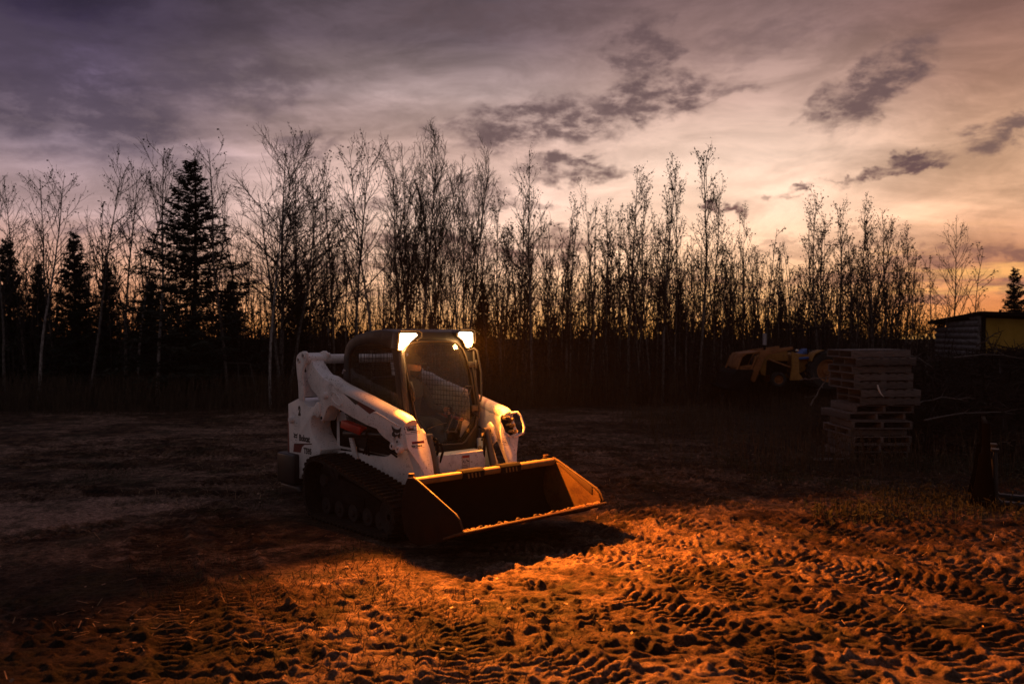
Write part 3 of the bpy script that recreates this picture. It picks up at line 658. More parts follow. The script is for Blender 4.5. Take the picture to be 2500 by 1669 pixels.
# ---- work lamps on the cab corners
lensL = [(-.512,1.905),(-.505,1.948),(-.30,1.948),(-.285,1.930),(-.371,1.873),(-.44,1.821),(-.476,1.787),(-.530,1.787),(-.535,1.80)]
lensR = [(.255,1.964),(.413,1.964),(.443,1.951),(.440,1.869),(.405,1.812),(.375,1.800),(.335,1.804),(.307,1.869),(.233,1.921),(.235,1.945)]
for s, ln in ((-1, lensL), (1, lensR)):
    lampo = empty('work_lamp'); lampo.parent = loader
    cy_ = sum(p[0] for p in ln)/len(ln); cz_ = sum(p[1] for p in ln)/len(ln)
    big = [(cy_+(p[0]-cy_)*1.10+.004, cz_+(p[1]-cz_)*1.10+.006) for p in ln]
    b = MB(); b.ring(big, ln, -.10, .022, rake(.058)); b.build('lamp_housing', M['black'], lampo, .004)
    b = MB(); b.prism(big, -.105, -.10, 'x'); b.map(lambda p: (cx(p[2])+.058+p[0], p[1], p[2])); b.build('lamp_back', M['black'], lampo)
    b = MB(); b.prism(ln, 0.0, .004, 'x'); b.map(lambda p: (cx(p[2])+.060+p[0], p[1], p[2])); b.build('lamp_lens', M['lens'], lampo)
    rimo = [(cy_+(p[0]-cy_)*1.07, cz_+(p[1]-cz_)*1.09) for p in ln]
    b = MB(); b.ring(rimo, ln, 0, .003, rake(.0665)); b.build('lens_glow_ring', M['lensglow'], lampo)
    # bright top trim of the housing
    b = MB()
    if s < 0: pts = [(-.50,1.975),(-.27,1.975),(-.235,1.955),(-.24,1.915),(-.30,1.88)]
    else: pts = [(.27,1.990),(.42,1.990),(.465,1.975),(.47,1.90),(.455,1.84)]
    b.tube([(cx(z)+.075, y, z) for y, z in pts], .009, 8); b.build('lamp_guard', M['rim'], lampo, smooth=True)
    for (nm, en, sp, aim) in (('lamp_light', 590, 122, (.88, .04 if s > 0 else -.34, -.24)), ('lamp_side_light', 12, 140, (.1, s*.86, -.42))):
        ld = bpy.data.lights.new(nm, 'AREA'); ld.shape = 'RECTANGLE'; ld.size = .15; ld.size_y = .08
        ld.energy = en; ld.color = (1.0, 0.25, 0.022); ld.spread = R(sp)
        lo = bpy.data.objects.new(nm, ld); col.objects.link(lo); lo.parent = lampo
        lo.location = (cx(1.88)+.078, cy_, 1.885) if nm == 'lamp_light' else (cx(1.88)+.05, s*.56, 1.88)
        lo.rotation_euler = Vector(aim).to_track_quat('-Z', 'Y').to_euler()

    ld = bpy.data.lights.new('lamp_spill_light', 'POINT'); ld.shadow_soft_size = .03; ld.energy = 7; ld.color = (1.0, 0.50, 0.16)
    lo = bpy.data.objects.new('lamp_spill_light', ld); col.objects.link(lo); lo.parent = lampo; lo.location = (cx(1.84)+.125, cy_, 1.83)
# ---- cab inside: seat, joysticks
seat = empty('driver_seat'); seat.parent = loader
b = MB(); b.box((.98,-.23,.80),(1.42,.23,.91)); b.build('seat_cushion', M['seat'], seat, .04, 3)
b = MB(); b.box((.92,-.22,.90),(1.04,.22,1.48), Matrix.Rotation(R(-8),3,'Y'), (.98,0,.9)); b.build('seat_back', M['seat'], seat, .04, 3)
b = MB(); b.box((1.0,-.20,.60),(1.35,.20,.80)); b.build('seat_base', M['blackm'], seat, .01)
for s in (-1, 1):
    b = MB(); b.box((1.22,s*.30-.04,.95),(1.66,s*.30+.04,1.04)); b.cyl((1.63,s*.28,1.03),(1.655,s*.25,1.09),.018,10); b.lathe([(0,-.04),(.026,-.035),(.03,.03),(.02,.06),(0,.065)],(1.66,s*.25,1.12),(0.2,0,1),14)
    b.build('joystick', M['blackm'], loader, .006)

# ---- bucket
bk = empty('bucket'); bk.parent = loader
sheet_o = [(2.545,.645),(2.50,.62),(2.455,.54),(2.425,.42),(2.43,.28),(2.475,.17),(2.56,.10),(2.68,.095),(3.00,.20),(3.22,.275)]
th = .02
def inset(poly, d):
    out = []
    for i, p in enumerate(poly):
        a = Vector(poly[max(0,i-1)]); c_ = Vector(poly[min(len(poly)-1,i+1)]); t = (c_-a).normalized(); out.append((p[0]-t.y*d, p[1]+t.x*d))
    return out
si = inset(sheet_o, th)
def strip(b, A, Bp, y0, y1):
    n = len(A); v = [(p[0],y,p[1]) for y in (y0,y1) for p in A+Bp]
    f = []
    for i in range(n-1):
        f += [(i,i+1,i+1+2*n,i+2*n),(n+i,n+i+2*n,n+i+1+2*n,n+i+1),(i,n+i,n+i+1,i+1),(i+2*n,i+1+2*n,n+i+1+2*n,n+i+2*n)]
    f += [(0,2*n,3*n,n),(n-1,2*n-1,4*n-1,3*n-1)]
    return b.add(v, f)
b = MB(); strip(b, sheet_o, si, -.885, .885); b.build('bucket_shell', M['bucketin'], bk, smooth=True)
side = [(2.50,.655),(2.575,.665),(2.66,.635),(3.17,.425),(3.225,.385),(3.262,.315),(3.25,.275),(3.0,.17),(2.68,.075),(2.55,.08),(2.46,.155),(2.41,.28),(2.405,.42),(2.435,.55)]
for s in (-1, 1):
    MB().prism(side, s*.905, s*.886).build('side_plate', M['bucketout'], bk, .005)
    MB().prism([(2.53,.640),(2.66,.615),(3.16,.412),(3.205,.378),(3.235,.318),(3.0,.215),(2.68,.12),(2.57,.125),(2.50,.19),(2.45,.29),(2.445,.42),(2.475,.55)], s*.8855, s*.879).build('lit_liner', M['bucketlit'], bk)  # thin liner added to carry the lamplit tone of the inner side
    b = MB(); b.tube([(2.575,s*.893,.664),(2.66,s*.893,.636),(3.17,s*.893,.427),(3.225,s*.893,.387),(3.26,s*.893,.32)], .011, 6); b.build('side_edge', M['bucket'], bk, smooth=True)
    if s > 0:
        MB().prism([(2.66,.63),(3.12,.44),(3.13,.36),(3.08,.38),(2.68,.60)], s*.8815, s*.874).build('wear_strip', M['bucket'], bk, .003)
b = MB(); b.prism([(2.525,.60),(2.525,.655),(2.60,.662),(2.622,.64),(2.612,.595)], -.882, .882); b.build('top_bar', M['barlit'], bk, .012, 3)
b = MB(); b.prism([(3.02,.192),(3.02,.212),(3.285,.312),(3.305,.300),(3.28,.285)], -.915, .915); b.build('cutting_edge', M['bucket'], bk, .004)
b = MB()
for k in range(7): b.lathe([(0,.02),(.014,.018),(.02,.01),(.022,0)], (3.22,-.66+.22*k,.292), (-.35,0,1), 12)
b.build('edge_bolt', M['bucket'], bk, smooth=True)
# soil stuck along the edge and in the far corner
rng = random.Random(4)
b = MB()
for k in range(150):
    y = rng.uniform(-.86,.86) if k < 60 else .87-abs(rng.gauss(0,.13)); x = 3.235-abs(rng.gauss(0,.05))-(0 if k < 60 else rng.random()*.10); z = .285-(3.235-x)*.33+.012
    r = rng.uniform(.008,.022) if k < 60 else rng.uniform(.012,.034)
    y = max(-.868, min(.868, y))
    b.lathe([(0,-r*.6),(r*rng.uniform(.7,1.1),-r*.2),(r*rng.uniform(.6,1),r*.3),(0,r*.6)], (x,y,z), (rng.uniform(-.4,.4),rng.uniform(-.4,.4),1), 7)
b.build('clinging_soil', M['soil'], bk)['kind'] = 'stuff'
for y0 in (-.36, .12):
    b = MB(); b.prism([(2.518,.585),(2.518,.668),(2.605,.675),(2.632,.65),(2.622,.585)], y0, y0+.265); b.build('bucket_step', M['blackm'], bk, .004)
    b = MB()
    for k in range(4):
        y = y0+.055+.045*k; b.add([(2.633+.0015, y, .598),(2.633+.0015, y+.022, .598),(2.6345, y+.008, .645),(2.6345, y-.012, .645)], [(0,1,2,3)])
        b.v[-4:] = [(2.6285,y+.006,.595),(2.6285,y+.024,.595),(2.6345,y+.010,.643),(2.6345,y-.008,.643)]
    b.build('step_stripe', M['barlit'], bk)
b = MB()
for s in (-1,1):
    b.lathe([(0,.03),(.028,.03),(.032,0)], (2.50,s*.86,.66), (0,0,1), 14)
b.build('lifting_eye', M['bucket'], bk, smooth=True)

# ---- couplers on the far arm head
cp_ = empty('hydraulic_coupler'); cp_.parent = loader
def fpt(y, z, off): return (fx(z)+off*.93, y, z+off*.37)
b = MB(); pl = [(.50,1.03),(.51,1.075),(.545,1.095),(.63,1.09),(.66,1.05),(.665,.93),(.63,.885),(.58,.875),(.52,.92)]
b.prism(pl, 0, .006, 'x').map(lambda p: (fx(p[2])+p[0]+.010, p[1], p[2])); b.build('coupler_plate', M['blackm'], cp_)
b = MB(); b.tube([fpt(y,z,.012) for y,z in pl], .011, 8, closed=True); b.build('coupler_rim', M['white'], cp_, smooth=True)
for k, (y, z) in enumerate(((.575,1.055),(.620,1.035),(.565,.990),(.615,.975),(.575,.925),(.625,.915))):
    b = MB(); r = .020 if k % 2 else .015
    c0 = Vector(fpt(y,z,.0)); ax = Vector((.93,.25,.30)).normalized()
    b.lathe([(r*.9,0),(r*.9,.03),(r*1.15,.032),(r*1.15,.05),(r*.8,.055),(r*.8,.075),(0,.075)], c0, ax, 14); b.build('coupler', M['brass'], cp_, smooth=True)
b = MB(); b.box((2.19,.53,1.05),(2.24,.60,1.085)); b.build('coupler_block', M['trim'], cp_, .005)
b = MB(); b.tube([fpt(.60,1.088,.015),fpt(.64,1.096,.05),fpt(.70,1.09,.085),fpt(.725,1.05,.095),fpt(.735,.93,.095),fpt(.715,.885,.08),fpt(.66,.868,.035),fpt(.63,.87,.01)], .014, 12); b.build('coupler_guard', M['white'], cp_, smooth=True)

# ---- decals (right side of the machine faces the camera)
ty = -.7262
dec = empty('side_decals'); dec.parent = loader
def emblem(parent, y, to3, polys, whisk=True):
    b = MB()
    for q in polys:
        pts = [to3(*p) for p in q]; n = len(pts)
        b.add([(p[0], y, p[1]) for p in pts] + [(p[0], y+.0012, p[1]) for p in pts], [tuple(range(n)), tuple(range(2*n-1, n-1, -1))] + [(i, i+n, (i+1) % n+n, (i+1) % n) for i in range(n)])
    b.build('emblem_decal', M['ink'], parent)
E1 = [[(1443,90),(1456,112),(1470,128),(1500,143),(1535,145),(1553,128),(1567,112),(1562,140),(1558,165),(1545,187),(1528,186),(1518,196),(1505,196),(1495,184),(1478,180),(1464,172),(1452,150),(1446,120)],
      [(1462,168),(1478,180),(1480,196),(1492,212),(1506,216),(1500,236),(1488,250),(1468,240),(1450,226),(1446,198)],
      [(1547,185),(1552,200),(1553,235),(1540,262),(1526,248),(1519,218),(1530,208),(1540,200)],
      [(1503,210),(1521,212),(1514,238),(1506,236)],
      [(1503,291),(1512,286),(1521,291),(1522,308),(1511,318),(1502,308)],
      [(1488,252),(1490,254),(1468,282),(1466,280)],[(1480,248),(1482,250),(1456,270),(1455,268)],[(1494,256),(1496,258),(1482,290),(1480,288)]]
emblem(dec, -.7062, lambda a, c: S(*C3(a, c), -.705), E1)
def mini(a, c): # small emblem: same head, placed on the tower
    u = (a-1443)/124; v = (c-90)/228
    return S(*C3(192+u*52, 180+v*108), -.726)
emblem(dec, ty, mini, E1[:5])
o1 = S(*C3(262,285), -.726); o2 = S(*C3(410,285), -.726); o3 = S(*C3(262,200), -.726)
hgt = (o3[1]-o1[1]); wid = o2[0]-o1[0]
text_mesh('lettering_decal', 'Bobcat', hgt*1.30, M['ink'], dec, (o1[0], -.7265, o1[1]), (1,0,0), (0,0,1), xscale=wid/(hgt*1.30*3.05), bold=.004)
q1 = S(*C3(322,445), -.726); q2 = S(*C3(425,445), -.726); q3 = S(*C3(322,370), -.726)
text_mesh('lettering_decal', 'T595', (q3[1]-q1[1])*1.30, M['ink'], dec, (q1[0], -.7265, q1[1]), (1,0,0), (0,0,1), xscale=(q2[0]-q1[0])/((q3[1]-q1[1])*1.3*2.2), bold=.004)
dr = [S(*C3(*p), -.726) for p in ((198,326),(424,326),(424,338),(330,342),(300,370),(282,440),(188,432))]
b = MB(); b.prism(dr, ty, ty+.0012); b.build('swoosh_decal', M['darkred'], dec)
b = MB(); b.prism([S(*C3(*p), -.726) for p in ((205,324),(424,324),(424,332),(205,332))], ty-.0016, ty-.0006); b.build('swoosh_decal', M['ink'], dec)
z1 = S(728.5,1012,-.726); z2 = S(728.5,989,-.726)
text_mesh('lettering_decal', '2', (z2[1]-z1[1])*1.25, M['ink'], dec, (z1[0], -.7265, z1[1]), (1,0,0), (0,0,1), xscale=.72, bold=.010)
# decals on the near arm head plate
ux, uy = Vector((0,1,0)), Vector((-.371,0,.928))
def hp(y, z): return Vector((fx(z)+.0072, y, z))
hd = empty('head_decals'); hd.parent = loader
def hq(b, y0, y1, z0, z1, l=0):
    n = ux.cross(uy)*(.0008+l); b.add([hp(y0,z0)+n, hp(y1,z0)+n, hp(y1,z1)+n, hp(y0,z1)+n], [(0,1,2,3)])
fr = [D(960+.1277*x, 1000+.1277*y, 2.155, .4, 1.105) for x, y in ((240,470),(470,300))]
(ya, za), (yb, zb) = fr
b = MB(); hq(b, ya,yb,za,za+.003); hq(b, ya,yb,zb-.003,zb); hq(b, ya,ya+.003,za,zb); hq(b, yb-.003,yb,za,zb)
hq(b, ya+.10*(yb-ya)+.02, yb-.035, za+.028, za+.036); hq(b, ya+.06, yb-.01, za+.013, za+.019)
b.build('sticker_print', M['ink'], hd)
text_mesh('lettering_decal', 'Ideal', .052, M['ink'], hd, hp(ya+.022, za+.030), ux, uy, xscale=.85, bold=.002, lift=.001)
b = MB(); n_ = ux.cross(uy)*.002; b.tube([hp(ya+.035,zb-.014)+n_, hp(ya+.052,zb-.006)+n_, hp(ya+.066,zb-.016)+n_, hp(ya+.068,zb-.032)+n_], .0025, 6); b.build('sticker_mark', M['redink'], hd)
(yc, zc), (yd, zd) = [D(960+.1277*x, 1000+.1277*y, 2.155, .4, 1.105) for x, y in ((360,745),(590,620))]
b = MB(); hq(b, yc+.012, yd, zc+.040, zc+.062); b.build('sticker_band', M['redink'], hd)
text_mesh('lettering_decal', 'AUTOMATIC', .021, M['ink'], hd, hp(yc+.014, zc+.043), ux, uy, xscale=.85, bold=.0006, lift=.0015)
text_mesh('lettering_decal', 'Ride Control', .030, M['ink'], hd, hp(yc, zc+.012), ux, uy, xscale=.74, bold=.0012, lift=.001)
b = MB(); hq(b, yc, yd-.01, zc+.001, zc+.004); b.build('sticker_line', M['redink'], hd)
b = MB(); y5, y6, z5, z6 = .505, .60, .735, .80
y5,y6,z5,z6 = .435,.535,.80,.87
hq(b,y5,y6,z5,z5+.002); hq(b,y5,y6,z6-.002,z6); hq(b,y5,y5+.002,z5,z6); hq(b,y6-.002,y6,z5,z6); hq(b,(y5+y6)/2,(y5+y6)/2+.002,z5,z6)
for k in range(3): hq(b,y5+.012,y5+.040,z5+.012+.018*k,z5+.016+.018*k); hq(b,y5+.06,y5+.088,z5+.014+.018*k,z5+.018+.018*k)
b.build('sticker_print', M['ink'], hd)

# ================================================================== OPERATOR (seated in the cab)
def to_world(x, y, z): return (LX+_c*x-_s*y, LY+_s*x+_c*y, z)
person = empty('person', to_world(1.235,0,.90), LYAW, 'operator seated behind the windscreen with both hands on the joysticks', 'person')
def skin_body(name, verts, edges, radii, mtl, parent, sub=2):
    me = bpy.data.meshes.new(name); me.from_pydata(verts, edges, []); me.update()
    o = bpy.data.objects.new(name, me); col.objects.link(o)
    md = o.modifiers.new('skin', 'SKIN'); md.use_smooth_shade = True
    lay = me.skin_vertices[0].data
    for i, r in enumerate(radii):
        lay[i].radius = (r, r) if not isinstance(r, tuple) else r
    lay[0].use_root = True
    o.modifiers.new('sub', 'SUBSURF').levels = sub
    dg = bpy.context.evaluated_depsgraph_get()
    m2 = bpy.data.meshes.new_from_object(o.evaluated_get(dg)); bpy.data.objects.remove(o)
    m2.name = name; m2.materials.clear(); m2.materials.append(mtl)
    o2 = bpy.data.objects.new(name, m2); col.objects.link(o2); o2.parent = parent
    m2.polygons.foreach_set('use_smooth', [True]*len(m2.polygons))
    return o2
# local to the person: origin on the seat, x forward
V = [(0,0,.10),(.02,0,.25),(.06,0,.40),(.07,0,.50),(.085,0,.56),   # pelvis..neck 0-4
     (.10,0,.62),                                                     # 5 head base
     (.03,.09,.08),(.40,.12,.10),(.52,.13,-.28),(.62,.13,-.33),      # left leg 6-9
     (.03,-.09,.08),(.40,-.12,.10),(.52,-.13,-.28),(.62,-.13,-.33),  # right leg 10-13
     (.07,.17,.46),(.14,.25,.24),(.37,.245,.225),                       # left arm 14-16
     (.07,-.17,.46),(.14,-.25,.24),(.37,-.245,.225)]
Eg = [(0,1),(1,2),(2,3),(3,4),(4,5),(0,6),(6,7),(7,8),(8,9),(0,10),(10,11),(11,12),(12,13),(3,14),(14,15),(15,16),(3,17),(17,18),(18,19)]
Rd = [(.13,.15),(.12,.14),(.13,.17),(.08,.10),.055,.055,.09,.068,.05,.045,.09,.068,.05,.045,.062,.046,.030,.062,.046,.030]
skin_body('body', V, Eg, Rd, M['cloth'], person)
# head with brow, nose, jaw and ears
def head_mesh():
    bm = bmesh.new(); bmesh.ops.create_uvsphere(bm, u_segments=32, v_segments=24, radius=1.0)
    for v in bm.verts:
        x, y, z = v.co
        jaw = max(0, -z)
        X = x*.098*(1-.10*jaw); Y = y*.076*(1-.32*jaw**1.5); Z = z*.120
        if x > 0.3 and z < 0: X += .010*jaw                                  # chin
        X += .026*math.exp(-((y*.076)/.014)**2 - ((Z+.012)/.026)**2)*(x > 0)   # nose
        X += .006*math.exp(-((Z-.030)/.012)**2)*(x > .5)                       # brow
        for sy in (-.03,.03): X -= .009*math.exp(-((y*.076-sy)/.014)**2-((Z-.010)/.011)**2)*(x > 0)
        X += .006*math.exp(-((y*.076)/.022)**2-((Z+.052)/.008)**2)*(x > 0)
        v.co = (X, Y, Z)
    me = bpy.data.meshes.new('head'); bm.to_mesh(me); bm.free(); return me
hm = head_mesh()
ho = link_mesh('head', hm, M['skin'], person, True); ho.location = (.125, 0, .705); ho.rotation_euler = (0, R(8), R(10))
b = MB()
for s in (-1,1): b.lathe([(0,.012),(.016,.010),(.022,0)], (-.01,s*.072,-.005), (0,s,0), 12)
b.build('ear', M['skin'], ho, smooth=True)
bm = bmesh.new(); bmesh.ops.create_uvsphere(bm, u_segments=28, v_segments=18, radius=1.0)
bmesh.ops.delete(bm, geom=[v for v in bm.verts if v.co.z < .12 - (.9*max(0,-v.co.x))], context='VERTS')
for v in bm.verts: v.co = (v.co.x*.108-.006, v.co.y*.085, v.co.z*.130+.002)
me = bpy.data.meshes.new('hair'); bm.to_mesh(me); bm.free(); link_mesh('hair', me, M['hair'], ho, True)
b = MB(); b.prism([(.07,-.05),(.10,-.075),(.13,-.065),(.155,-.035),(.162,0),(.155,.035),(.13,.065),(.10,.075),(.07,.05)], .040, .047, 'z'); b.build('cap_brim', M['cloth'], ho, .002)
bm = bmesh.new(); bmesh.ops.create_uvsphere(bm, u_segments=28, v_segments=18, radius=1.0)
bmesh.ops.delete(bm, geom=[v for v in bm.verts if v.co.z > -.30 or v.co.x < .05], context='VERTS')
for v in bm.verts: v.co = (v.co.x*.110+.002, v.co.y*.074, v.co.z*.128)
me = bpy.data.meshes.new('beard'); bm.to_mesh(me); bm.free(); link_mesh('beard', me, M['hair'], ho, True)
# hands closed on the joysticks
for s in (-1, 1):
    c0 = Vector((.395, s*.245, .115))
    V = [(.365,s*.242,.225),(.39,s*.246,.230),(.415,s*.250,.232)]; Eg = [(0,1),(1,2)]; Rd = [.028,(.036,.020),(.036,.018)]
    palm = len(V)
    for k in range(4):
        y = s*(.250)+.0; zz = .258-.019*k
        base = len(V)
        V += [(.418,y+s*.012,zz),(.440,y+s*.004,zz+.002),(.446,y-s*.016,zz-.002),(.430,y-s*.028,zz-.004)]
        Eg += [(2,base),(base,base+1),(base+1,base+2),(base+2,base+3)]; Rd += [.010,.0095,.009,.008]
    base = len(V); V += [(.390,y-s*.028,.248),(.405,y-s*.036,.260),(.420,y-s*.034,.265)]
    Eg += [(1,base),(base,base+1),(base+1,base+2)]; Rd += [.013,.011,.009]
    skin_body('hand', V, Eg, Rd, M['skin'], person, 2)
# ================================================================== GROUND
rs_ = np.random.RandomState(7)
_T = rs_.rand(512, 512).astype(np.float32)
def vnoise(x, y, off=0):
    x = x+off*17.3; y = y+off*9.7
    xi = np.floor(x).astype(int); yi = np.floor(y).astype(int); fx_ = x-xi; fy_ = y-yi
    fx_ = fx_*fx_*(3-2*fx_); fy_ = fy_*fy_*(3-2*fy_)
    a = _T[xi % 512, yi % 512]; b_ = _T[(xi+1) % 512, yi % 512]; c_ = _T[xi % 512, (yi+1) % 512]; d_ = _T[(xi+1) % 512, (yi+1) % 512]
    return (a*(1-fx_)+b_*fx_)*(1-fy_)+(c_*(1-fx_)+d_*fx_)*fy_
def fbm(x, y, sc, o=4, off=0):
    t = 0; a = 1; n = 0
    for k in range(o): t = t+a*(vnoise(x*sc*2**k, y*sc*2**k, off+k*3)-.5); n += a; a *= .5
    return t/n
def lines(lo, hi, step, far_lo, far_hi, g=1.13):
    mid = list(np.arange(lo, hi, step)); out = []; s = step; p = lo
    while p > far_lo: s *= (g if g > 1.02 else 1.2); p -= s; out.append(p)
    left = out[::-1]; out = []; s = step; p = mid[-1]
    while p < far_hi: s = min(s*g, 12); p += s; out.append(p)
    return np.array(left+mid+out)
# ruts left by tracks and tyres: points, half width, cleat pitch, depth
ruts = [([(-3.6,8.6),(-3.0,7.2),(-2.3,5.9),(-1.55,4.2)],.21,.10,.032),([(-3.05,8.9),(-2.5,7.4),(-1.85,6.0),(-1.1,4.2)],.21,.10,.030),
 ([(0.9,9.6),(2.0,8.4),(2.7,6.8),(3.2,5.2),(3.4,4.0)],.22,.11,.040),([(2.6,9.8),(3.1,8.6),(3.7,7.2),(4.4,5.8),(4.8,4.6)],.22,.11,.040),
 ([(-0.2,7.6),(1.0,7.2),(2.3,6.0),(2.9,4.4)],.20,.10,.034),([(-0.6,6.9),(0.6,6.4),(1.5,5.4),(2.0,4.2)],.20,.10,.034),
 ([(3.9,10.5),(4.3,8.9),(5.2,7.4),(6.4,6.2)],.20,.11,.032),([(1.6,10.6),(2.5,9.4),(4.0,8.4),(6.0,7.6),(8,7.2)],.24,.13,.030),
 ([(-.9,5.6),(.2,5.1),(.9,4.2)],.20,.10,.028),([(-8,12.6),(-4.5,12.0),(-1.0,13.2),(4,14.6),(9,15.2)],.25,.14,.030),([(-8,13.8),(-4.5,13.2),(-1.0,14.4),(4,16.0),(9,17)],.25,.14,.030),
 ([(-9,9.2),(-6,9.9),(-3.6,11.2),(-1.5,13.5)],.22,.12,.026),([(-9,8.4),(-6,9.1),(-3.0,10.6),(-0.6,13.2)],.22,.12,.026),
 ([(-9,6.6),(-5.5,7.7),(-3.0,9.2)],.22,.12,.028),([(0.4,14),(1.6,12.2),(3.4,11.0),(6,10.4),(9,10.6)],.24,.13,.03),([(1.2,15),(2.4,13.0),(4.2,11.9),(7,11.4)],.24,.13,.03),
 ([(1.2,6.9),(2.6,5.9),(4.2,5.4),(6,5.2)],.19,.085,.028),([(.6,8.3),(1.5,7.0),(1.7,5.6),(1.3,4.2)],.19,.085,.030),([(3.0,8.0),(4.6,6.6),(5.4,5.0)],.20,.09,.034),([(-1.2,6.4),(-.4,5.6),(-.2,4.2)],.19,.085,.026),([(-8,10.8),(-5.2,10.4),(-3.4,9.4),(-2.6,8.0)],.2,.1,.03),([(2.2,7.6),(3.4,6.4),(4.0,4.6)],.2,.11,.036),([(-.2,9.0),(1.2,8.0),(3.4,6.9),(5.5,6.5)],.2,.1,.030)]
def rut_field(X, Y):
    H = np.zeros_like(X); W = np.zeros_like(X)
    for k, (pts, hw, pitch, dep) in enumerate(ruts):
        P = []
        for i in range(len(pts)-1):
            p0 = pts[max(0,i-1)]; p1 = pts[i]; p2 = pts[i+1]; p3 = pts[min(len(pts)-1,i+2)]
            for t in np.linspace(0, 1, 7)[:-1]:
                P.append([.5*((2*p1[a])+(-p0[a]+p2[a])*t+(2*p0[a]-5*p1[a]+4*p2[a]-p3[a])*t*t+(-p0[a]+3*p1[a]-3*p2[a]+p3[a])*t**3) for a in (0,1)])
        P.append(list(pts[-1])); P = np.array(P)
        bb = (X > P[:,0].min()-.6) & (X < P[:,0].max()+.6) & (Y > P[:,1].min()-.6) & (Y < P[:,1].max()+.6)
        xx = X[bb]; yy = Y[bb]
        if xx.size == 0: continue
        bd = np.full(xx.shape, 9.0); bs = np.zeros(xx.shape); bl = np.zeros(xx.shape); acc_ = 0
        for i in range(len(P)-1):
            d = P[i+1]-P[i]; L = np.hypot(*d); u = d/L
            t = np.clip((xx-P[i,0])*u[0]+(yy-P[i,1])*u[1], 0, L)
            lat = (xx-P[i,0])*-u[1]+(yy-P[i,1])*u[0]
            dist = np.hypot(xx-P[i,0]-t*u[0], yy-P[i,1]-t*u[1])
            m = dist < bd; bd[m] = dist[m]; bs[m] = (acc_+t)[m]; bl[m] = lat[m]; acc_ += L
        wob = fbm(xx, yy, 2.2, 3, 40+k)*.06
        e = np.abs(bd+wob)
        inside = 1/(1+np.exp((e-hw)/.018))
        ph = bs/(pitch*.82)+np.abs(bl)*1.0/pitch*.30+fbm(xx, yy, 3, 3, 60+k)*.5
        side_ = np.sign(bl)*.25
        lug = np.clip(np.sin((ph+side_)*2*np.pi)*3.2, -1, 1)
        keep = np.clip((fbm(xx, yy, 1.1, 3, 80+k)+.13)*9, .12, 1)
        berm = np.exp(-((e-hw-.045)/.04)**2)*dep*.75*np.clip(1+fbm(xx,yy,9,3,90+k)*5, 0, 2)
        far_k = np.clip(1+(yy-9.5)/6, 1, 1.9); dep_ = dep; dep = dep*far_k
        h = inside*(-dep*.40+lug*dep*(.30+.35*vnoise(xx*11, yy*11, 95+k)))*keep+berm*keep*.8
        dep = dep_
        H[bb] += h*(1-.6*W[bb]); W[bb] = np.maximum(W[bb], inside*keep)
    return H, W
gx = lines(-6.2, 7.2, .0150, -160, 160, 1.035); gy = lines(4.2, 11.6, .0140, -30, 300, 1.012)
GX, GY = np.meshgrid(gx, gy); GX = GX.astype(np.float64); GY = GY.astype(np.float64)
def ground_height(X, Y):
    rut, W = rut_field(X, Y)
    dist = np.hypot(X, Y)
    fade = np.clip(1-(dist-14)/16, 0, 1)
    big = fbm(X, Y, .16, 3, 1)*.12+fbm(X, Y, .6, 3, 5)*.05
    mid = fbm(X, Y, 3.4, 5, 9)
    z = big*np.clip(dist/8, 0, 1)+mid*.014*fade
    # churned clods
    ch = np.clip((fbm(X, Y, .45, 3, 21)+.10)*6, 0.15, 1)
    n1_ = vnoise(X*12, Y*12, 31); n2_ = vnoise(X*25+n1_*2, Y*25, 33)
    cl = np.clip((n1_*.62+n2_*.5-.68)*4.5, 0, 1)*ch
    z += cl*.034*fade*(1-.4*W)+rut*fade*.85
    pit = np.clip(vnoise(X*6+3, Y*14, 37)-.62, 0, 1)*ch+np.clip(vnoise(X*14+3, Y*30, 39)-.62, 0, 1)*ch*.6
    z -= pit*.11*fade*(1-.5*W)
    z += fbm(X, Y, 20, 3, 51)*.020*fade
    # firm under the loader
    lx = _c*(X-LX)+_s*(Y-LY); ly = -_s*(X-LX)+_c*(Y-LY)
    m = np.clip(1-np.maximum(np.abs(lx-1.35)-1.2, np.abs(ly)-1.0)/.5, 0, 1)
    z = z*(1-m)+(-.004+.25*np.clip(z, -.01, .012))*m
    return z
GZ = ground_height(GX, GY)
ny, nx = GX.shape
co = np.stack([GX, GY, GZ], -1).reshape(-1, 3).astype(np.float32)
me = bpy.data.meshes.new('ground'); me.vertices.add(nx*ny); me.vertices.foreach_set('co', co.ravel())
ii, jj = np.meshgrid(np.arange(nx-1), np.arange(ny-1)); a = (jj*nx+ii).ravel()
quad = np.stack([a, a+1, a+1+nx, a+nx], -1).astype(np.int32)
me.loops.add(quad.size); me.loops.foreach_set('vertex_index', quad.ravel())
me.polygons.add(len(quad)); me.polygons.foreach_set('loop_start', np.arange(0, quad.size, 4, dtype=np.int32))
me.polygons.foreach_set('loop_total', np.full(len(quad), 4, dtype=np.int32))
me.polygons.foreach_set('use_smooth', np.ones(len(quad), dtype=bool)); me.update(calc_edges=True)
gm = bpy.data.materials.new('trampled_mud'); gm.use_nodes = True
t = NT(gm.node_tree); p = t.n['Principled BSDF']; p.inputs['Specular IOR Level'].default_value = .12
oc = t.n.new('ShaderNodeTexCoord').outputs['Object']
px_, py_, pz_ = t.sep(oc)
sand = t.noise(t.mapping(oc, rot=(0,0,R(-28)), sc=(.55, .80, 1)), .95, 7, .68, .8)
sandf = t.math('MULTIPLY', t.maprange(sand, .475, .545, smooth=True), t.maprange(t.noise(oc, 4.5, 6, .7), .36, .56, .15, 1))
base_ = t.ramp(t.noise(oc, 3.2, 8, .68), [(.36, (.010,.0055,.0038,1)), (.50, (.050,.027,.016,1)), (.66, (.130,.078,.048,1))])
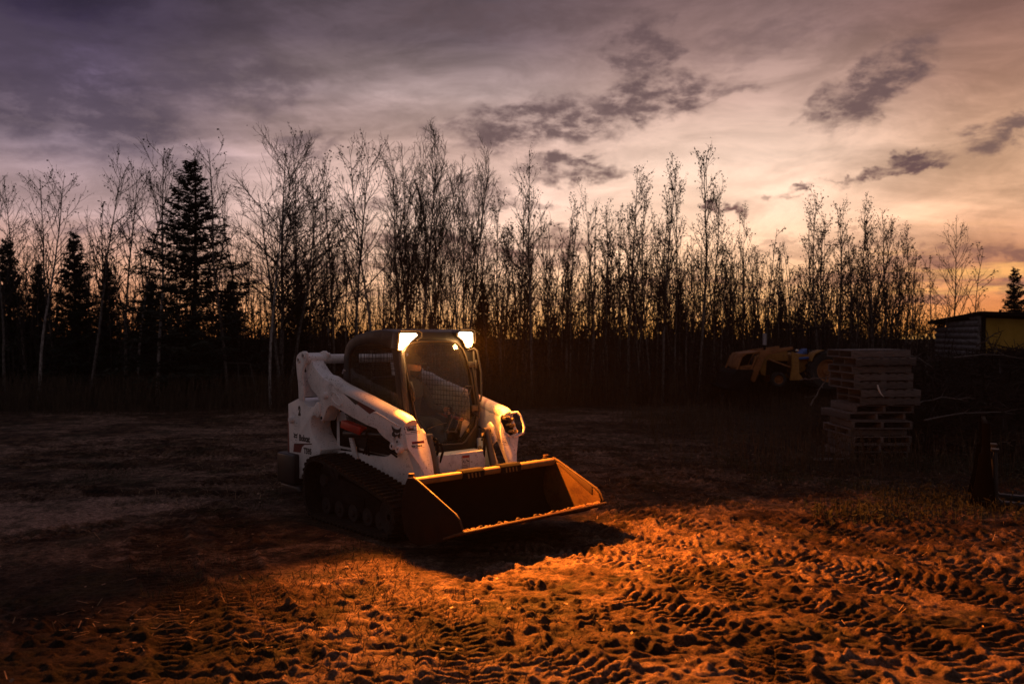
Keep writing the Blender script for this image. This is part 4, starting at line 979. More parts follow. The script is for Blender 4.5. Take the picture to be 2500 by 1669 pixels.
pale = t.ramp(t.noise(oc, 6.5, 7, .7), [(.34, (.07,.042,.029,1)), (.66, (.26,.165,.118,1))])
pw = t.vmath('ADD', oc, t.vmath('MULTIPLY', t.vmath('SUBTRACT', t.noise(oc, 1.6, 6, .65, col=True), (.5,.5,.5)), (2.4,1.6,0)))
patch = t.maprange(t.vmath('LENGTH', t.mapping(pw, loc=(-5.5, 9.0, 0), rot=(0,0,R(24)), sc=(2.3, .95, 50), typ='TEXTURE'), out=1), 1.0, .75, smooth=True)
leftshade = t.maprange(t.vmath('LENGTH', t.mapping(pw, loc=(-3.6, 5.6, 0), rot=(0,0,R(-20)), sc=(2.4, 1.9, 50), typ='TEXTURE'), out=1), 1.0, .6, 0, .75, smooth=True)  # shade on the ground left of the machine, painted as darker soil
sandf = t.math('MAXIMUM', sandf, patch)
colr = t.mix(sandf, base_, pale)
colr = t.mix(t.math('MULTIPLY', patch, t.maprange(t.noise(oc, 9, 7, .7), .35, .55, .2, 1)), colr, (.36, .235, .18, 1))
colr = t.mix(leftshade, colr, (.010, .0065, .0045, 1))
lit = t.maprange(t.noise(oc, .55, 4, .6), .35, .60, smooth=True)
# raised dry crust is paler than the moist pits
crust = t.maprange(pz_, -.02, .03, .75, 1.25)
colr = t.mix(1.0, colr, t.comb(crust, crust, crust), 'MULTIPLY')
gr = t.math('MULTIPLY', t.maprange(t.noise(oc, 1.3, 6, .7), .50, .62, smooth=True), .55)
colr = t.mix(gr, colr, (.020, .021, .010, 1))
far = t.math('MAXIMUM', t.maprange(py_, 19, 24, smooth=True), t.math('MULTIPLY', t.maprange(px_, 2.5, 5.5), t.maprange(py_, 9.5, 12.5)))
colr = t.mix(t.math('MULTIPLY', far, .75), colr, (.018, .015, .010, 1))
spk = t.noise(oc, 70, 4, .6); sk_ = t.math('MULTIPLY', t.maprange(spk, .32, .68, .5, 1.5), t.maprange(t.noise(oc, 19, 5, .7), .36, .60, .45, 1.25))
colr = t.mix(1.0, colr, t.comb(sk_, sk_, sk_), 'MULTIPLY')
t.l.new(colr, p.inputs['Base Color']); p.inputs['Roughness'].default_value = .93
bmp = t.n.new('ShaderNodeBump'); bmp.inputs['Strength'].default_value = 1.0; bmp.inputs['Distance'].default_value = .02
t.l.new(t.noise(oc, 48, 7, .68), bmp.inputs['Height']); t.l.new(bmp.outputs[0], p.inputs['Normal'])
me.materials.append(gm)
ground = bpy.data.objects.new('ground', me); col.objects.link(ground); tag(ground, kind='structure')
def gz(x, y): return float(ground_height(np.array([[float(x)]]), np.array([[float(y)]]))[0, 0])

# ------------------------------------------------------------------ quads mesh from arrays
def quads_object(name, C, U, Vv, mtl, kind='stuff', label=None, parent=None):
    """C centres, U and Vv half axes: one quad each"""
    P = np.stack([C-U-Vv, C+U-Vv, C+U+Vv, C-U+Vv], 1).reshape(-1, 3).astype(np.float32)
    n = len(C); me = bpy.data.meshes.new(name); me.vertices.add(4*n); me.vertices.foreach_set('co', P.ravel())
    me.loops.add(4*n); me.loops.foreach_set('vertex_index', np.arange(4*n, dtype=np.int32))
    me.polygons.add(n); me.polygons.foreach_set('loop_start', np.arange(0, 4*n, 4, dtype=np.int32)); me.polygons.foreach_set('loop_total', np.full(n, 4, dtype=np.int32))
    me.update(calc_edges=True); me.materials.append(mtl)
    o = bpy.data.objects.new(name, me); col.objects.link(o)
    if parent: o.parent = parent
    if kind: o['kind'] = kind
    if label: o['label'] = label
    return o
def rnd_unit(n, rg, zsc=1.0):
    v = rg.randn(n, 3); v[:, 2] *= zsc; return v/np.linalg.norm(v, axis=1)[:, None]
rg = np.random.RandomState(11)
# dry straw and stems trodden into the mud
def scatter_xy(n, x0, x1, y0, y1, dens=None):
    X = rg.uniform(x0, x1, n); Y = rg.uniform(y0, y1, n)
    if dens is not None:
        k = rg.rand(n) < dens(X, Y); X, Y = X[k], Y[k]
    lx = _c*(X-LX)+_s*(Y-LY); ly = -_s*(X-LX)+_c*(Y-LY)
    k = ~((np.abs(lx-1.6) < 1.85) & (np.abs(ly) < .98)); return X[k], Y[k]
dn = lambda X, Y: np.clip((fbm(X, Y, .55, 3, 71)+.06)*5, .03, 1)*np.clip(1.25-Y/14, .1, 1)
X, Y = scatter_xy(15000, -5.5, 6, 4.2, 13, dn); Z = ground_height(X[None], Y[None])[0]
n = len(X); d = rnd_unit(n, rg, .28); L = rg.uniform(.012, .055, n); w = rg.uniform(.0012, .0026, n)
side_v = np.cross(d, [0, 0, 1]); side_v /= np.linalg.norm(side_v, axis=1)[:, None]
quads_object('dry_straw', np.stack([X, Y, Z+.004+L*np.abs(d[:, 2])], -1), d*L[:, None], side_v*w[:, None], M['straw'])
# low grass tufts left of the lamps' pool and in the foreground
dg_ = lambda X, Y: np.clip((fbm(X, Y, .7, 3, 73)-.02)*6, 0, 1)*np.clip(1.3-(X+1.5)/3, 0.0, 1)
X, Y = scatter_xy(36000, -6, 3, 4.2, 13, dg_); n = len(X); Z = ground_height(X[None], Y[None])[0]
d = rnd_unit(n, rg, 1.0); d[:, 2] = np.abs(d[:, 2])+.5; d /= np.linalg.norm(d, axis=1)[:, None]; L = rg.uniform(.010, .038, n)
side_v = np.cross(d, rnd_unit(n, rg)); side_v /= np.linalg.norm(side_v, axis=1)[:, None]
quads_object('grass', np.stack([X, Y, Z], -1)+d*L[:, None]*.9, d*L[:, None], side_v*rg.uniform(.0015, .003, n)[:, None], M['grass'])
# fallen leaves
X, Y = scatter_xy(420, -5.5, 6, 4.3, 16); n = len(X); Z = ground_height(X[None], Y[None])[0]
d = rnd_unit(n, rg, .3); s2 = np.cross(d, rnd_unit(n, rg, 4)); s2 /= np.linalg.norm(s2, axis=1)[:, None]; sz = rg.uniform(.008, .018, n)[:, None]
quads_object('leaf_litter', np.stack([X, Y, Z+.014], -1), d*sz, s2*sz*.7, M['leaf'])
# weeds: right verge, wood edge, round the pallets
def weeds(name, n, boxf, hmin, hmax, mtl, wid=.004, lean=.35):
    X, Y = boxf(n); n = len(X); Z = ground_height(X[None], Y[None])[0]
    d = rnd_unit(n, rg, 0); d[:, 2] = 0; d = d*lean*rg.rand(n)[:, None]; d[:, 2] = 1; L = rg.uniform(hmin, hmax, n)/2
    sv = np.cross(d, rnd_unit(n, rg)); sv /= np.linalg.norm(sv, axis=1)[:, None]
    C = np.stack([X, Y, Z], -1)+d*L[:, None]
    # seed heads and side leaves
    m = n; k = rg.randint(0, n, m); tt = rg.uniform(-.3, 1, m)[:, None]
    C2 = C[k]+d[k]*L[k, None]*tt; d2 = rnd_unit(m, rg); s2 = np.cross(d2, rnd_unit(m, rg)); s2 /= np.linalg.norm(s2, axis=1)[:, None]
    C = np.concatenate([C, C2+d2*.02]); U = np.concatenate([d*L[:, None], d2*rg.uniform(.01, .035, m)[:, None]])
    W_ = np.concatenate([sv*wid*rg.uniform(.5, 1, n)[:, None], s2*rg.uniform(.004, .010, m)[:, None]])
    return quads_object(name, C, U, W_, mtl)
def wb(n):
    X = rg.uniform(2.2, 12, n); Y = rg.uniform(11.5, 20, n); k = rg.rand(n) < np.clip((X-1.8)/2.5, 0, 1)*np.clip((fbm(X, Y, .5, 3, 75)+.22)*3, 0, 1); return X[k], Y[k]
weeds('dead_weeds', 16000, wb, .08, .62, M['weed'])
def wb2(n):
    X = rg.uniform(-17, 17, n); Y = 22.5+rg.rand(n)*5+np.abs(X)*.0; Y = Y-np.clip((2-X)/8, 0, 1)*3.6*rg.rand(n)**.6+fbm(X, X*0, .5, 4, 15)*3.0; return X, Y
weeds('wood_edge_weeds', 34000, wb2, .12, .95, M['weed'], .006)
def wb3(n):
    X = rg.uniform(3.2, 8.0, n); Y = rg.uniform(8.6, 13.2, n); k = rg.rand(n) < np.clip((fbm(X, Y, .8, 3, 77)+.15)*3, 0, 1)*.9; return X[k], Y[k]
weeds('verge_grass', 16000, wb3, .03, .16, M['grass'], .003)

# ================================================================== TREES
class Tree:
    def __init__(s, seed): s.r = random.Random(seed); s.tr = MB(); s.cr = MB(); s.leaves = []
    def branch(s, mb, p, d, L, r0, r1, n, seg, up=0.0, wob=.10):
        pts = [Vector(p)]; d = Vector(d).normalized()
        for i in range(n):
            d = (d+Vector((s.r.gauss(0, wob), s.r.gauss(0, wob), s.r.gauss(0, wob)+up))).normalized()
            pts.append(pts[-1]+d*(L/n))
        mb.tube(pts, [r0+(r1-r0)*i/n for i in range(n+1)], seg, cap=False)
        return pts, d
    def leaf(s, p, sz):
        s.leaves.append((Vector(p), sz))
    def finish(s, trunk_m, crown_m):
        rr = s.r
        for p, sz in s.leaves:
            a = Vector((rr.gauss(0,1), rr.gauss(0,1), rr.gauss(0,1))).normalized(); b_ = a.orthogonal().normalized()
            b_ = Matrix.Rotation(rr.random()*6.28, 3, a) @ b_
            q = p+Vector((0,0,-sz*.6)); s.cr.add([q-a*sz, q+b_*sz*.75, q+a*sz, q-b_*sz*.75], [(0,1,2,3)])
        def mk(mb, nm, mt):
            me = bpy.data.meshes.new(nm); me.from_pydata(mb.v, [], mb.f); me.update(); me.materials.append(mt); return me
        return mk(s.tr, 'trunk', trunk_m), mk(s.cr, 'crown', crown_m)
def rot_dir(base, tilt, azi):
    a = base.orthogonal().normalized(); a = Matrix.Rotation(azi, 3, base) @ a
    return (Matrix.Rotation(tilt, 3, a) @ base).normalized()
def make_deciduous(seed, H=8.5, style='aspen', leafy=.5, bark='bark'):
    T = Tree(seed); r = T.r
    stems = {'aspen': 1, 'sapling': 1, 'poplar': 1, 'spread': 3, 'broom': 5}[style]
    for k in range(stems):
        if stems == 1: base = Vector((0,0,-.2)); d0 = Vector((r.gauss(0,.02), r.gauss(0,.02), 1))
        else:
            a = 6.28*k/stems+r.random(); base = Vector((math.cos(a)*.12, math.sin(a)*.12, -.2)); sp = .10 if style == 'broom' else .13
            d0 = Vector((math.cos(a)*sp, math.sin(a)*sp, 1))
        hh = H*(1 if k == 0 else r.uniform(.78, .97)); R0 = {'aspen':.062,'sapling':.026,'poplar':.060,'spread':.085,'broom':.050}[style]*(1 if k == 0 else .8)
        pts, _ = T.branch(T.tr, base, d0, hh, R0, .006, 16, 6, up=.02, wob=.028 if style != 'broom' else .022)
        nb = {'aspen':30,'sapling':13,'poplar':34,'spread':26,'broom':24}[style]
        t0 = {'aspen':.38,'sapling':.35,'poplar':.30,'spread':.30,'broom':.36}[style]
        for i in range(nb):
            tt = t0+(1-t0-.04)*(i+r.random())/nb; f = tt*16; j = int(f); p = pts[j].lerp(pts[min(16, j+1)], f-j)
            ax = (pts[min(16,j+1)]-pts[j]).normalized()
            tilt = {'aspen':R(38),'sapling':R(34),'poplar':R(30),'spread':R(50),'broom':R(24)}[style]*r.uniform(.75,1.25)
            L = hh*{'aspen':.30,'sapling':.20,'poplar':.25,'spread':.40,'broom':.32}[style]*(1.15-tt*.8)*r.uniform(.6,1.15)
            rb = max(.0075, R0*(1-tt)*.42+.006)
            bp, bd = T.branch(T.cr, p, rot_dir(ax, tilt, r.random()*6.28), L, rb, .006, 5, 4, up=.10 if style != 'spread' else .05, wob=.10)
            ns = {'aspen':7,'sapling':4,'poplar':6,'spread':9,'broom':9}[style]
            for q in range(ns):
                g = .25+.7*(q+r.random())/ns; fj = g*5; jj_ = int(fj); p2 = bp[jj_].lerp(bp[min(5,jj_+1)], fj-jj_)
                ax2 = (bp[min(5,jj_+1)]-bp[jj_]).normalized()
                L2 = L*.42*r.uniform(.5,1.1)
                sp2, _ = T.branch(T.cr, p2, rot_dir(ax2, R(36)*r.uniform(.6,1.4), r.random()*6.28), L2, max(.0058, rb*.5), .0048, 3, 3, up=.08, wob=.14)
                if style in ('spread', 'broom'):
                    for w_ in range(2):
                        T.branch(T.cr, sp2[1+w_], rot_dir((sp2[2]-sp2[1]).normalized(), R(38), r.random()*6.28), L2*.5, .005, .0042, 2, 3, up=.08, wob=.12)
                pl = leafy*(.25+.75*tt)
                for w_ in range({'aspen':2,'sapling':3,'poplar':4,'spread':1,'broom':1}[style]):
                    if r.random() < pl: T.leaf(sp2[-1-(w_ % 2)]+Vector((r.gauss(0,.05), r.gauss(0,.05), r.gauss(0,.05))), r.uniform(.026,.045))
            if r.random() < leafy: T.leaf(bp[-1], r.uniform(.03,.048))
            if r.random() < leafy*.6: T.leaf(bp[-2], r.uniform(.03,.045))
    return T.finish(M[bark], M['twig'])
def make_spruce(seed, H=8.0, wid=.20, dens=1.0):
    T = Tree(seed); r = T.r
    T.branch(T.tr, (0,0,-.2), (0,0,1), H+.2, .085, .012, 12, 7, wob=.006)
    z = .5; Cs, Us, Vs = [], [], []
    while z < H*.995:
        t_ = z/H; nb = int(r.uniform(7, 10) if t_ < .8 else 6)
        for k in range(nb):
            az_ = 6.28*(k+r.random()*.9)/nb; L = H*wid*(1-t_)**.80*r.uniform(.62,1.22)+.10
            if t_ > .62: L *= .92
            dr_ = -.30+.75*t_ + r.gauss(0,.08); d = Vector((math.cos(az_), math.sin(az_), dr_)).normalized()
            pts, _ = T.branch(T.cr, (0,0,z+r.gauss(0,.05)), d, L, .014*(1-t_)+.006, .004, 5, 3, up=.07, wob=.07)
            m = int(26*L*dens)+8
            for q in range(m):
                g = r.random()**.75; f = g*5; j = min(4, int(f)); p = pts[j].lerp(pts[j+1], f-j)
                lat = Vector((-d.y, d.x, 0)).normalized()*r.gauss(0, .13*L*(1.12-g)+.02)
                c = p+lat+Vector((0,0,r.gauss(-.03,.035)))
                a = (d*.7+lat.normalized()*.8+Vector((r.gauss(0,.3), r.gauss(0,.3), r.gauss(-.15,.3)))).normalized(); b_ = a.orthogonal().normalized(); b_ = Matrix.Rotation(r.random()*6.28,3,a) @ b_
                s1 = r.uniform(.05,.105); s2 = r.uniform(.012,.03)
                T.cr.add([c-a*s1, c+b_*s2, c+a*s1, c-b_*s2], [(0,1,2,3)])
        z += H*.026*r.uniform(.8,1.2)
    return T.finish(M['twig'], M['needle'])
protoA = [make_deciduous(i+1, 8.5, 'aspen', .42, 'barkpale' if i % 2 else 'bark') for i in range(5)]
protoP = [make_deciduous(i+21, 8.0, 'poplar', .70) for i in range(4)]
protoS = [make_deciduous(i+41, 6.0, 'sapling', .55) for i in range(6)]
protoW = [make_deciduous(61, 8.6, 'spread', .10), make_deciduous(62, 8.6, 'spread', .10)]
protoB = [make_deciduous(71, 8.8, 'broom', .03), make_deciduous(72, 8.8, 'broom', .05)]
protoN = [make_spruce(81, 8.0, .24, 2.3), make_spruce(82, 6.0, .19, 1.8), make_spruce(83, 5.0, .22, 1.6)]
HH = {'A':8.5,'P':8.0,'S':6.0,'W':8.6,'B':8.8,'N':8.0}
PR = {'A':protoA,'P':protoP,'S':protoS,'W':protoW,'B':protoB,'N':protoN}
NH = [8.0, 6.0, 5.0]
def plant(kind, idx, x, y, h, name, label, cat, group, rz=None, wsc=1.0):
    tr, cr = PR[kind][idx % len(PR[kind])]
    h0 = NH[idx % 3] if kind == 'N' else HH[kind]
    o = empty(name, (x, y, 0), rz if rz is not None else trng.random()*6.28, label, cat, group)
    k = h/h0; o.scale = (k*wsc, k*wsc, k)
    for nm, me in (('trunk', tr), ('crown', cr)):
        c = bpy.data.objects.new(nm, me); col.objects.link(c); c.parent = o
    return o
trng = random.Random(5)
def at(px, y):  return (px*1.0643-1250)/FPX*y                   # picture column -> metres across at distance y
def hz(py, y):  return EYE+(814-py*1.0643)/FPX*y                # picture row -> height at distance y
G1 = 'bare aspens and poplars along the edge of the wood'
heroes = [ # column, top row, distance, kind, proto, width scale, label
 (12,398,22.5,'A',0,1.0,'bare aspen at the far left edge of the picture'),
 (58,400,24,'A',1,.9,'thin aspen with wavering top just right of the leftmost spruce'),
 (88,372,22.5,'A',3,1.0,'pale trunked aspen with curled leaves at its drooping twig ends on the left'),
 (132,396,23.5,'A',4,.9,'pale double looking aspen between two taller ones on the left'),
 (205,345,22.5,'A',2,1.0,'tall aspen with clustered leaves beside the small dark spruce on the left'),
 (232,450,25,'S',0,1.2,'short sapling right of the leafy aspen on the left'),
 (285,372,23.5,'A',0,1.0,'open aspen standing midway between the small and the big spruce'),
 (318,350,24,'A',1,.9,'slim aspen left of the tall forked one near the big spruce'),
 (360,303,22.5,'A',3,1.05,'tall forked aspen with long bare twigs directly left of the big spruce'),
 (398,400,26,'S',1,1.1,'sapling half hidden by the big spruce'),
 (525,328,22.5,'A',4,.95,'aspen with a leafy tip directly right of the big spruce'),
 (556,400,25,'A',2,.8,'short bare aspen under the spreading tree'),
 (620,266,21.5,'A',1,.75,'tallest slender pale trunked aspen with leaves only at its very tip'),
 (650,305,23,'W',0,1.0,'wide spreading bare tree with several heavy stems left of the loader cab'),
 (700,352,25,'W',1,.8,'smaller spreading bare tree behind the big spreading one'),
 (768,362,23.5,'P',0,.8,'narrow aspen with leaves up its tip above the loader arm'),
 (815,308,23,'A',0,1.0,'tall aspen with round leaves at its tip above the loader cab'),
 (858,320,24,'A',3,.9,'leafy topped aspen leaning right above the loader cab'),
 (905,420,24,'S',2,1.2,'bare sapling left of the broom shaped tree'),
 (945,296,23.5,'B',0,1.0,'tall broom shaped bare tree with many upright stems above the cab lamps'),
 (1000,330,25,'B',1,.7,'thinner broom shaped tree in the gap between two denser ones'),
 (1060,342,23.5,'B',1,.9,'broom shaped bare tree leaning right, right of the cab lamps'),
 (1145,428,24,'P',1,.8,'short leafy poplar left of the single tall aspen'),
 (1182,425,25,'P',2,.8,'second leafy poplar close by the single tall aspen'),
 (1222,352,23,'A',4,.95,'single tall aspen with curved leafless upper branches right of the cab'),
 (1262,470,24.5,'P',3,.7,'low leafy poplar in the dense row right of the single tall aspen'),
 (1298,452,24,'P',0,.9,'round topped leafy poplar in the centre of the row'),
 (1355,425,24,'A',2,.7,'poplar with one thin leader rising over its neighbours'),
 (1380,455,25,'P',1,.8,'dark leafy poplar with dense bunches of leaves'),
 (1438,378,23.5,'P',2,.85,'leafy poplar with a bent topmost twig'),
 (1462,405,24.5,'P',3,.8,'poplar crowded with leaves at its flat top'),
 (1520,366,23.5,'P',0,.85,'tall narrow poplar with two leafy spires'),
 (1552,375,24,'P',1,.7,'poplar whose top forks close beside the twin spired one'),
 (1603,340,23.5,'P',2,.9,'tallest leafy poplar right of centre'),
 (1640,420,25,'P',3,.8,'lower poplar leaning from the tallest leafy one'),
 (1705,480,24.5,'P',0,.8,'short poplar where the row drops lower on the right'),
 (1760,510,25.5,'S',3,1.2,'low bare sapling in the dip of the tree row'),
 (1812,540,25.5,'S',4,1.2,'lowest thin sapling in the dip of the tree row'),
 (1880,435,24,'P',1,.9,'poplar with fine upright twigs above the old tractor'),
 (1915,460,25,'P',2,.8,'leaning poplar right behind the tractor roll bar'),
 (1955,478,24.5,'P',3,.85,'leafy poplar above the left end of the pallet stack'),
 (2005,450,24,'P',0,.9,'tall poplar above the middle of the pallet stack'),
 (2045,478,25,'P',1,.9,'wide poplar above the right end of the pallet stack'),
 (2075,560,26,'S',5,1.3,'short bare sapling right of the pallet stack poplars'),
 (2140,580,27,'S',1,1.4,'thin bare tree left of the shed'),
 (2185,502,25,'A',0,1.0,'lone bare forked tree beside the shed'),
 (2232,560,27,'S',2,1.4,'bare twiggy tree rising behind the grey shed wall')]
for (px, py, y, k, pi_, ws, lab) in heroes:
    plant(k, pi_, at(px, y), y, hz(py, y), 'aspen' if k in 'APS' else 'bare_tree', lab, 'tree', G1, wsc=ws)
for (px, py, y, pi_, ws, lab) in ((440,358,23,0,1.45,'big dark spruce towering on the left'),
        (172,532,23.5,1,1.25,'small pointed spruce between the left aspens'),(18,552,24,2,1.1,'dark spruce at the left edge of the picture'),
        (246,600,25,1,1.0,'low slim spruce right of the small pointed one'),(685,622,24,2,.9,'small spruce just left of the loader cab'),
        (90,600,25,2,.9,'low dark spruce near the left edge'),(345,640,25,2,1.2,'low bushy spruce at the foot of the big spruce'),(530,640,25.5,2,1.2,'low spruce right of the big spruce'),
        (1108,648,25,2,.8,'small dark spruce right of the cab'),(1560,650,26,1,.7,'narrow young spruce hidden in the poplar row'),
        (2328,614,27,1,1.15,'lone spruce behind the yellow shed wall')):
    plant('N', pi_, at(px, y), y, hz(py, y), 'spruce', lab, 'spruce', 'dark spruces in the wood edge', wsc=ws)
# the crowd of thin stems between them
env = [(0,520),(150,520),(300,520),(450,560),(560,520),(650,500),(760,510),(860,500),(960,500),(1080,520),(1180,500),(1300,480),(1450,470),(1600,480),(1700,530),(1800,570),(1900,500),(2050,520),(2100,610),(2200,640),(2349,680)]
G2 = 'thin saplings crowding the wood between the taller trees'
for i in range(215):
    px = 2430*(i+trng.random())/215-30 if i % 3 else trng.uniform(1080, 2180)
    e = np.interp(px, [q[0] for q in env], [q[1] for q in env])+trng.uniform(-20, 140)
    if px > 2090 and trng.random() < .2: continue
    y = trng.uniform(23.5, 31); k = 'S' if (trng.random() < .62 or px < 900) else 'P'
    if px < 1000 and trng.random() < .3: k = 'A'
    plant(k, trng.randrange(6), at(px, y), y, max(2.2, hz(e, y)), 'sapling', 'one of many thin bare saplings crowding the dark wood', 'sapling', G2, wsc=trng.uniform(.8, 1.25))
# far wood and undergrowth seen as one mass
def thicket(name, n, y0, y1, hlo, hhi, hw=22, wid=.012, leaves=2.0, label=None, mtl='thicket', lsz=(.02,.05)):
    Y = rg.uniform(y0, y1, n); X = rg.uniform(-1, 1, n)*(hw*Y/28)
    lean = rg.randn(n, 2)*.12; h = rg.uniform(hlo, hhi, n)*(.35+1.3*np.clip(fbm(X, Y*.3, .30, 3, 91)*1.6+.5, 0, 1))
    d = np.stack([lean[:, 0], lean[:, 1], np.ones(n)], -1); h = np.minimum(h, 4.3+.9*rg.rand(n))*np.where(X/Y > .47, .55, 1.0); C = np.stack([X, Y, h*0], -1)+d*h[:, None]/2
    sv = np.cross(d, rnd_unit(n, rg)); sv[:, 1] *= .3; sv /= np.linalg.norm(sv, axis=1)[:, None]
    Cs = [C]; Us = [d*h[:, None]/2]; Vs = [sv*(wid*rg.uniform(.4, 1, n))[:, None]]
    m = int(n*3); k = rg.randint(0, n, m); tt = rg.uniform(.15, 1, m)[:, None]
    b0 = np.stack([X, Y, h*0], -1)[k]+d[k]*h[k, None]*tt; d2 = rnd_unit(m, rg); d2[:, 2] = np.abs(d2[:, 2])+.5; L = rg.uniform(.12, .5, m)[:, None]
    s2 = np.cross(d2, rnd_unit(m, rg)); s2 /= np.linalg.norm(s2, axis=1)[:, None]
    Cs.append(b0+d2*L/2); Us.append(d2*L/2); Vs.append(s2*wid*.35)
    m2 = int(n*leaves); k = rg.randint(0, m, m2); a = rnd_unit(m2, rg); b2 = np.cross(a, rnd_unit(m2, rg)); b2 /= np.linalg.norm(b2, axis=1)[:, None]; sz = rg.uniform(lsz[0], lsz[1], m2)[:, None]
    Cs.append(b0[k]+d2[k]*L[k]*rg.rand(m2)[:, None]); Us.append(a*sz); Vs.append(b2*sz*.7)
    return quads_object(name, np.concatenate(Cs), np.concatenate(Us), np.concatenate(Vs), M[mtl], label=label)
thicket('undergrowth', 5500, 22.8, 29, .4, 2.0, 20, .014, 3.0)
thicket('far_wood', 4200, 28, 44, 2.0, 5.2, 20, .011, 5.0, lsz=(.022,.05))
thicket('far_undergrowth', 7000, 29, 44, .6, 2.3, 20, .025, 5.0, lsz=(.04,.09))
# ================================================================== PALLETS
def make_pallet():
    o = empty('pallet'); L, Wd = .92, 1.0
    def bd(name, y0, y1, z0, z1): return MB().box((0,y0,z0),(L,y1,z1)).build(name, M['wood'], o, .002)
    b = MB(); n = 7
    for k in range(n): y = k*(Wd-.09)/(n-1); b.box((0,y,.109),(L,y+.09,.125))
    b.build('top_deck', M['wood'], o, .002)
    for k in range(3):
        x = k*(L-.04)/2; MB().box((x,.002,.016),(x+.04,Wd-.002,.109)).build('stringer', M['wood'], o, .002)
    b = MB()
    for y in (0, .455, .91): b.box((0,y,0),(L,y+.09,.016))
    b.build('bottom_deck', M['wood'], o, .002)
    return o
def make_pallet_side():          # turned a quarter: the boards' long sides face left
    o = empty('pallet'); L, Wd = .92, 1.0
    b = MB()
    for k in range(7): x = k*(L-.09)/6; b.box((x,0,.109),(x+.09,Wd,.125))
    b.build('top_deck', M['wood'], o, .002)
    for k in range(3):
        y = k*(Wd-.04)/2; MB().box((.002,y,.016),(L-.002,y+.04,.109)).build('stringer', M['wood'], o, .002)
    b = MB()
    for x in (0, .415, .83): b.box((x,0,0),(x+.09,Wd,.016))
    b.build('bottom_deck', M['wood'], o, .002)
    return o
def copy_tree(o, parent=None):
    c = o.copy(); col.objects.link(c); c.parent = parent
    for ch in list(o.children): copy_tree(ch, c)
    return c
prng = random.Random(3)
pa, pb = make_pallet(), make_pallet_side()
used = {'a': False, 'b': False}
ordinal = ['lowest','second lowest','third lowest','fourth lowest','fifth lowest','sixth lowest','seventh lowest','seventh highest','sixth highest','fifth highest','fourth highest','third highest','second highest','topmost']
kinds = 'aaabaaabbbbbbb'
for i in range(14):
    k = kinds[i]; src = pa if k == 'a' else pb
    o = src if not used[k] else copy_tree(src); used[k] = True
    g = gz(5.8, 13.4) if i == 0 else g
    off = -.06 if i < 6 else 0.0
    o.location = (5.31+off+prng.uniform(-.035,.035)+(.05 if i in (7,8) else 0), 13.0+prng.uniform(-.04,.04)+(-.05 if i in (7,8) else 0), g+.02+.1212*i); o.scale = (1, 1, .958)
    o.rotation_euler = (prng.uniform(-.002,.002), prng.uniform(-.002,.002)-(.012 if i > 9 else 0), R(prng.uniform(-4,4))*(1 if i < 6 else .5))
    tag(o, ordinal[i]+' pallet of the tall weathered pallet stack', 'pallet', 'weathered wooden pallets stacked in a tall pile')
o = MB().tube([(5.62,12.90,1.16),(5.63,12.89,1.10),(5.66,12.88,1.03),(5.70,12.87,.98)], [.010,.014,.010,.004], 6).build('strap', M['twine'], None, smooth=True)
tag(o, 'white torn strap hanging from the front of the pallet stack', 'strap')
o = MB().box((5.2,12.55,.0),(5.75,12.63,.03)).build('loose_board', M['wood'], None, .003); o.rotation_euler = (0,0,R(4)); o.location = (.35,.0,gz(5.9,12.9)+.02)
tag(o, 'loose board lying in the grass before the pallet stack', 'board')

# ================================================================== OLD TRACTOR LOADER (faces left)
TY = 21.6; TS = TY/30.0
tractor = empty('tractor_loader', (at(1790,TY), TY, 0), 0, 'old yellow tractor with a front loader and blue seat cover parked by the wood', 'tractor')
TX0 = at(1790, TY); KZ = TY/FPX
def q(cx_, cy_): return ((1760+.1447*cx_-1250)*KZ-TX0, EYE+(814-780-.1447*cy_)*KZ)
def TP(pts): return [q(*p) for p in pts]
Wn, Wf = 0.0, 1.15         # near and far side of the tractor (depth from its near side)
def pr(name, pts, y0, y1, m, parent=tractor, bev=.008): return MB().prism(TP(pts), y0, y1).build(name, M[m], parent, bev)
gzt = q(950,1165)[1]
for (y0, y1) in ((-.06, 0), (Wf-.1, Wf-.04)):
    pr('loader_arm', [(640,530),(740,512),(1205,452),(1215,500),(870,575),(760,610),(700,700),(640,860),(570,1040),(540,1050),(455,975),(520,860),(590,700),(640,600)], y0, y1, 'ochre')
    pr('arm_post', [(1190,540),(1300,575),(1310,760),(1310,900),(1385,1000),(1380,1020),(1160,1020),(1165,960),(1195,760)], y0, y1+.02, 'yellow')
    b = MB(); a0, a1 = q(785,665), q(1160,800); b.cyl((a0[0],(y0+y1)/2-.03,a0[1]),(a1[0],(y0+y1)/2-.03,a1[1]),.022,10); b.build('lift_cylinder', M['ochre'], tractor, smooth=True)
    b = MB(); a0, a1 = q(600,590), q(500,830); b.cyl((a0[0],(y0+y1)/2-.04,a0[1]),(a1[0],(y0+y1)/2-.04,a1[1]),.022,10); b.build('tilt_cylinder', M['ochre'], tractor, smooth=True)
    b = MB(); a0, a1 = q(350,620), q(265,840); b.cyl((a0[0],(y0+y1)/2,a0[1]),(a1[0],(y0+y1)/2,a1[1]),.025,10); b.build('linkage_rod', M['ochre'], tractor, smooth=True)
pr('front_guard', [(370,570),(640,530),(640,560),(440,580),(350,640),(310,810),(280,810),(330,650)], -.02, Wf-.08, 'ochre')
pr('front_crossbar', [(330,790),(520,760),(520,840),(320,845)], .0, Wf-.10, 'ochre')
pr('grille', [(420,580),(600,560),(500,760),(350,790)], .25, Wf-.3, 'blackm')
pr('hood', [(720,640),(800,600),(980,570),(1180,575),(1190,700),(1000,700),(820,690),(800,950),(740,940),(700,860)], .22, Wf-.25, 'yellow')
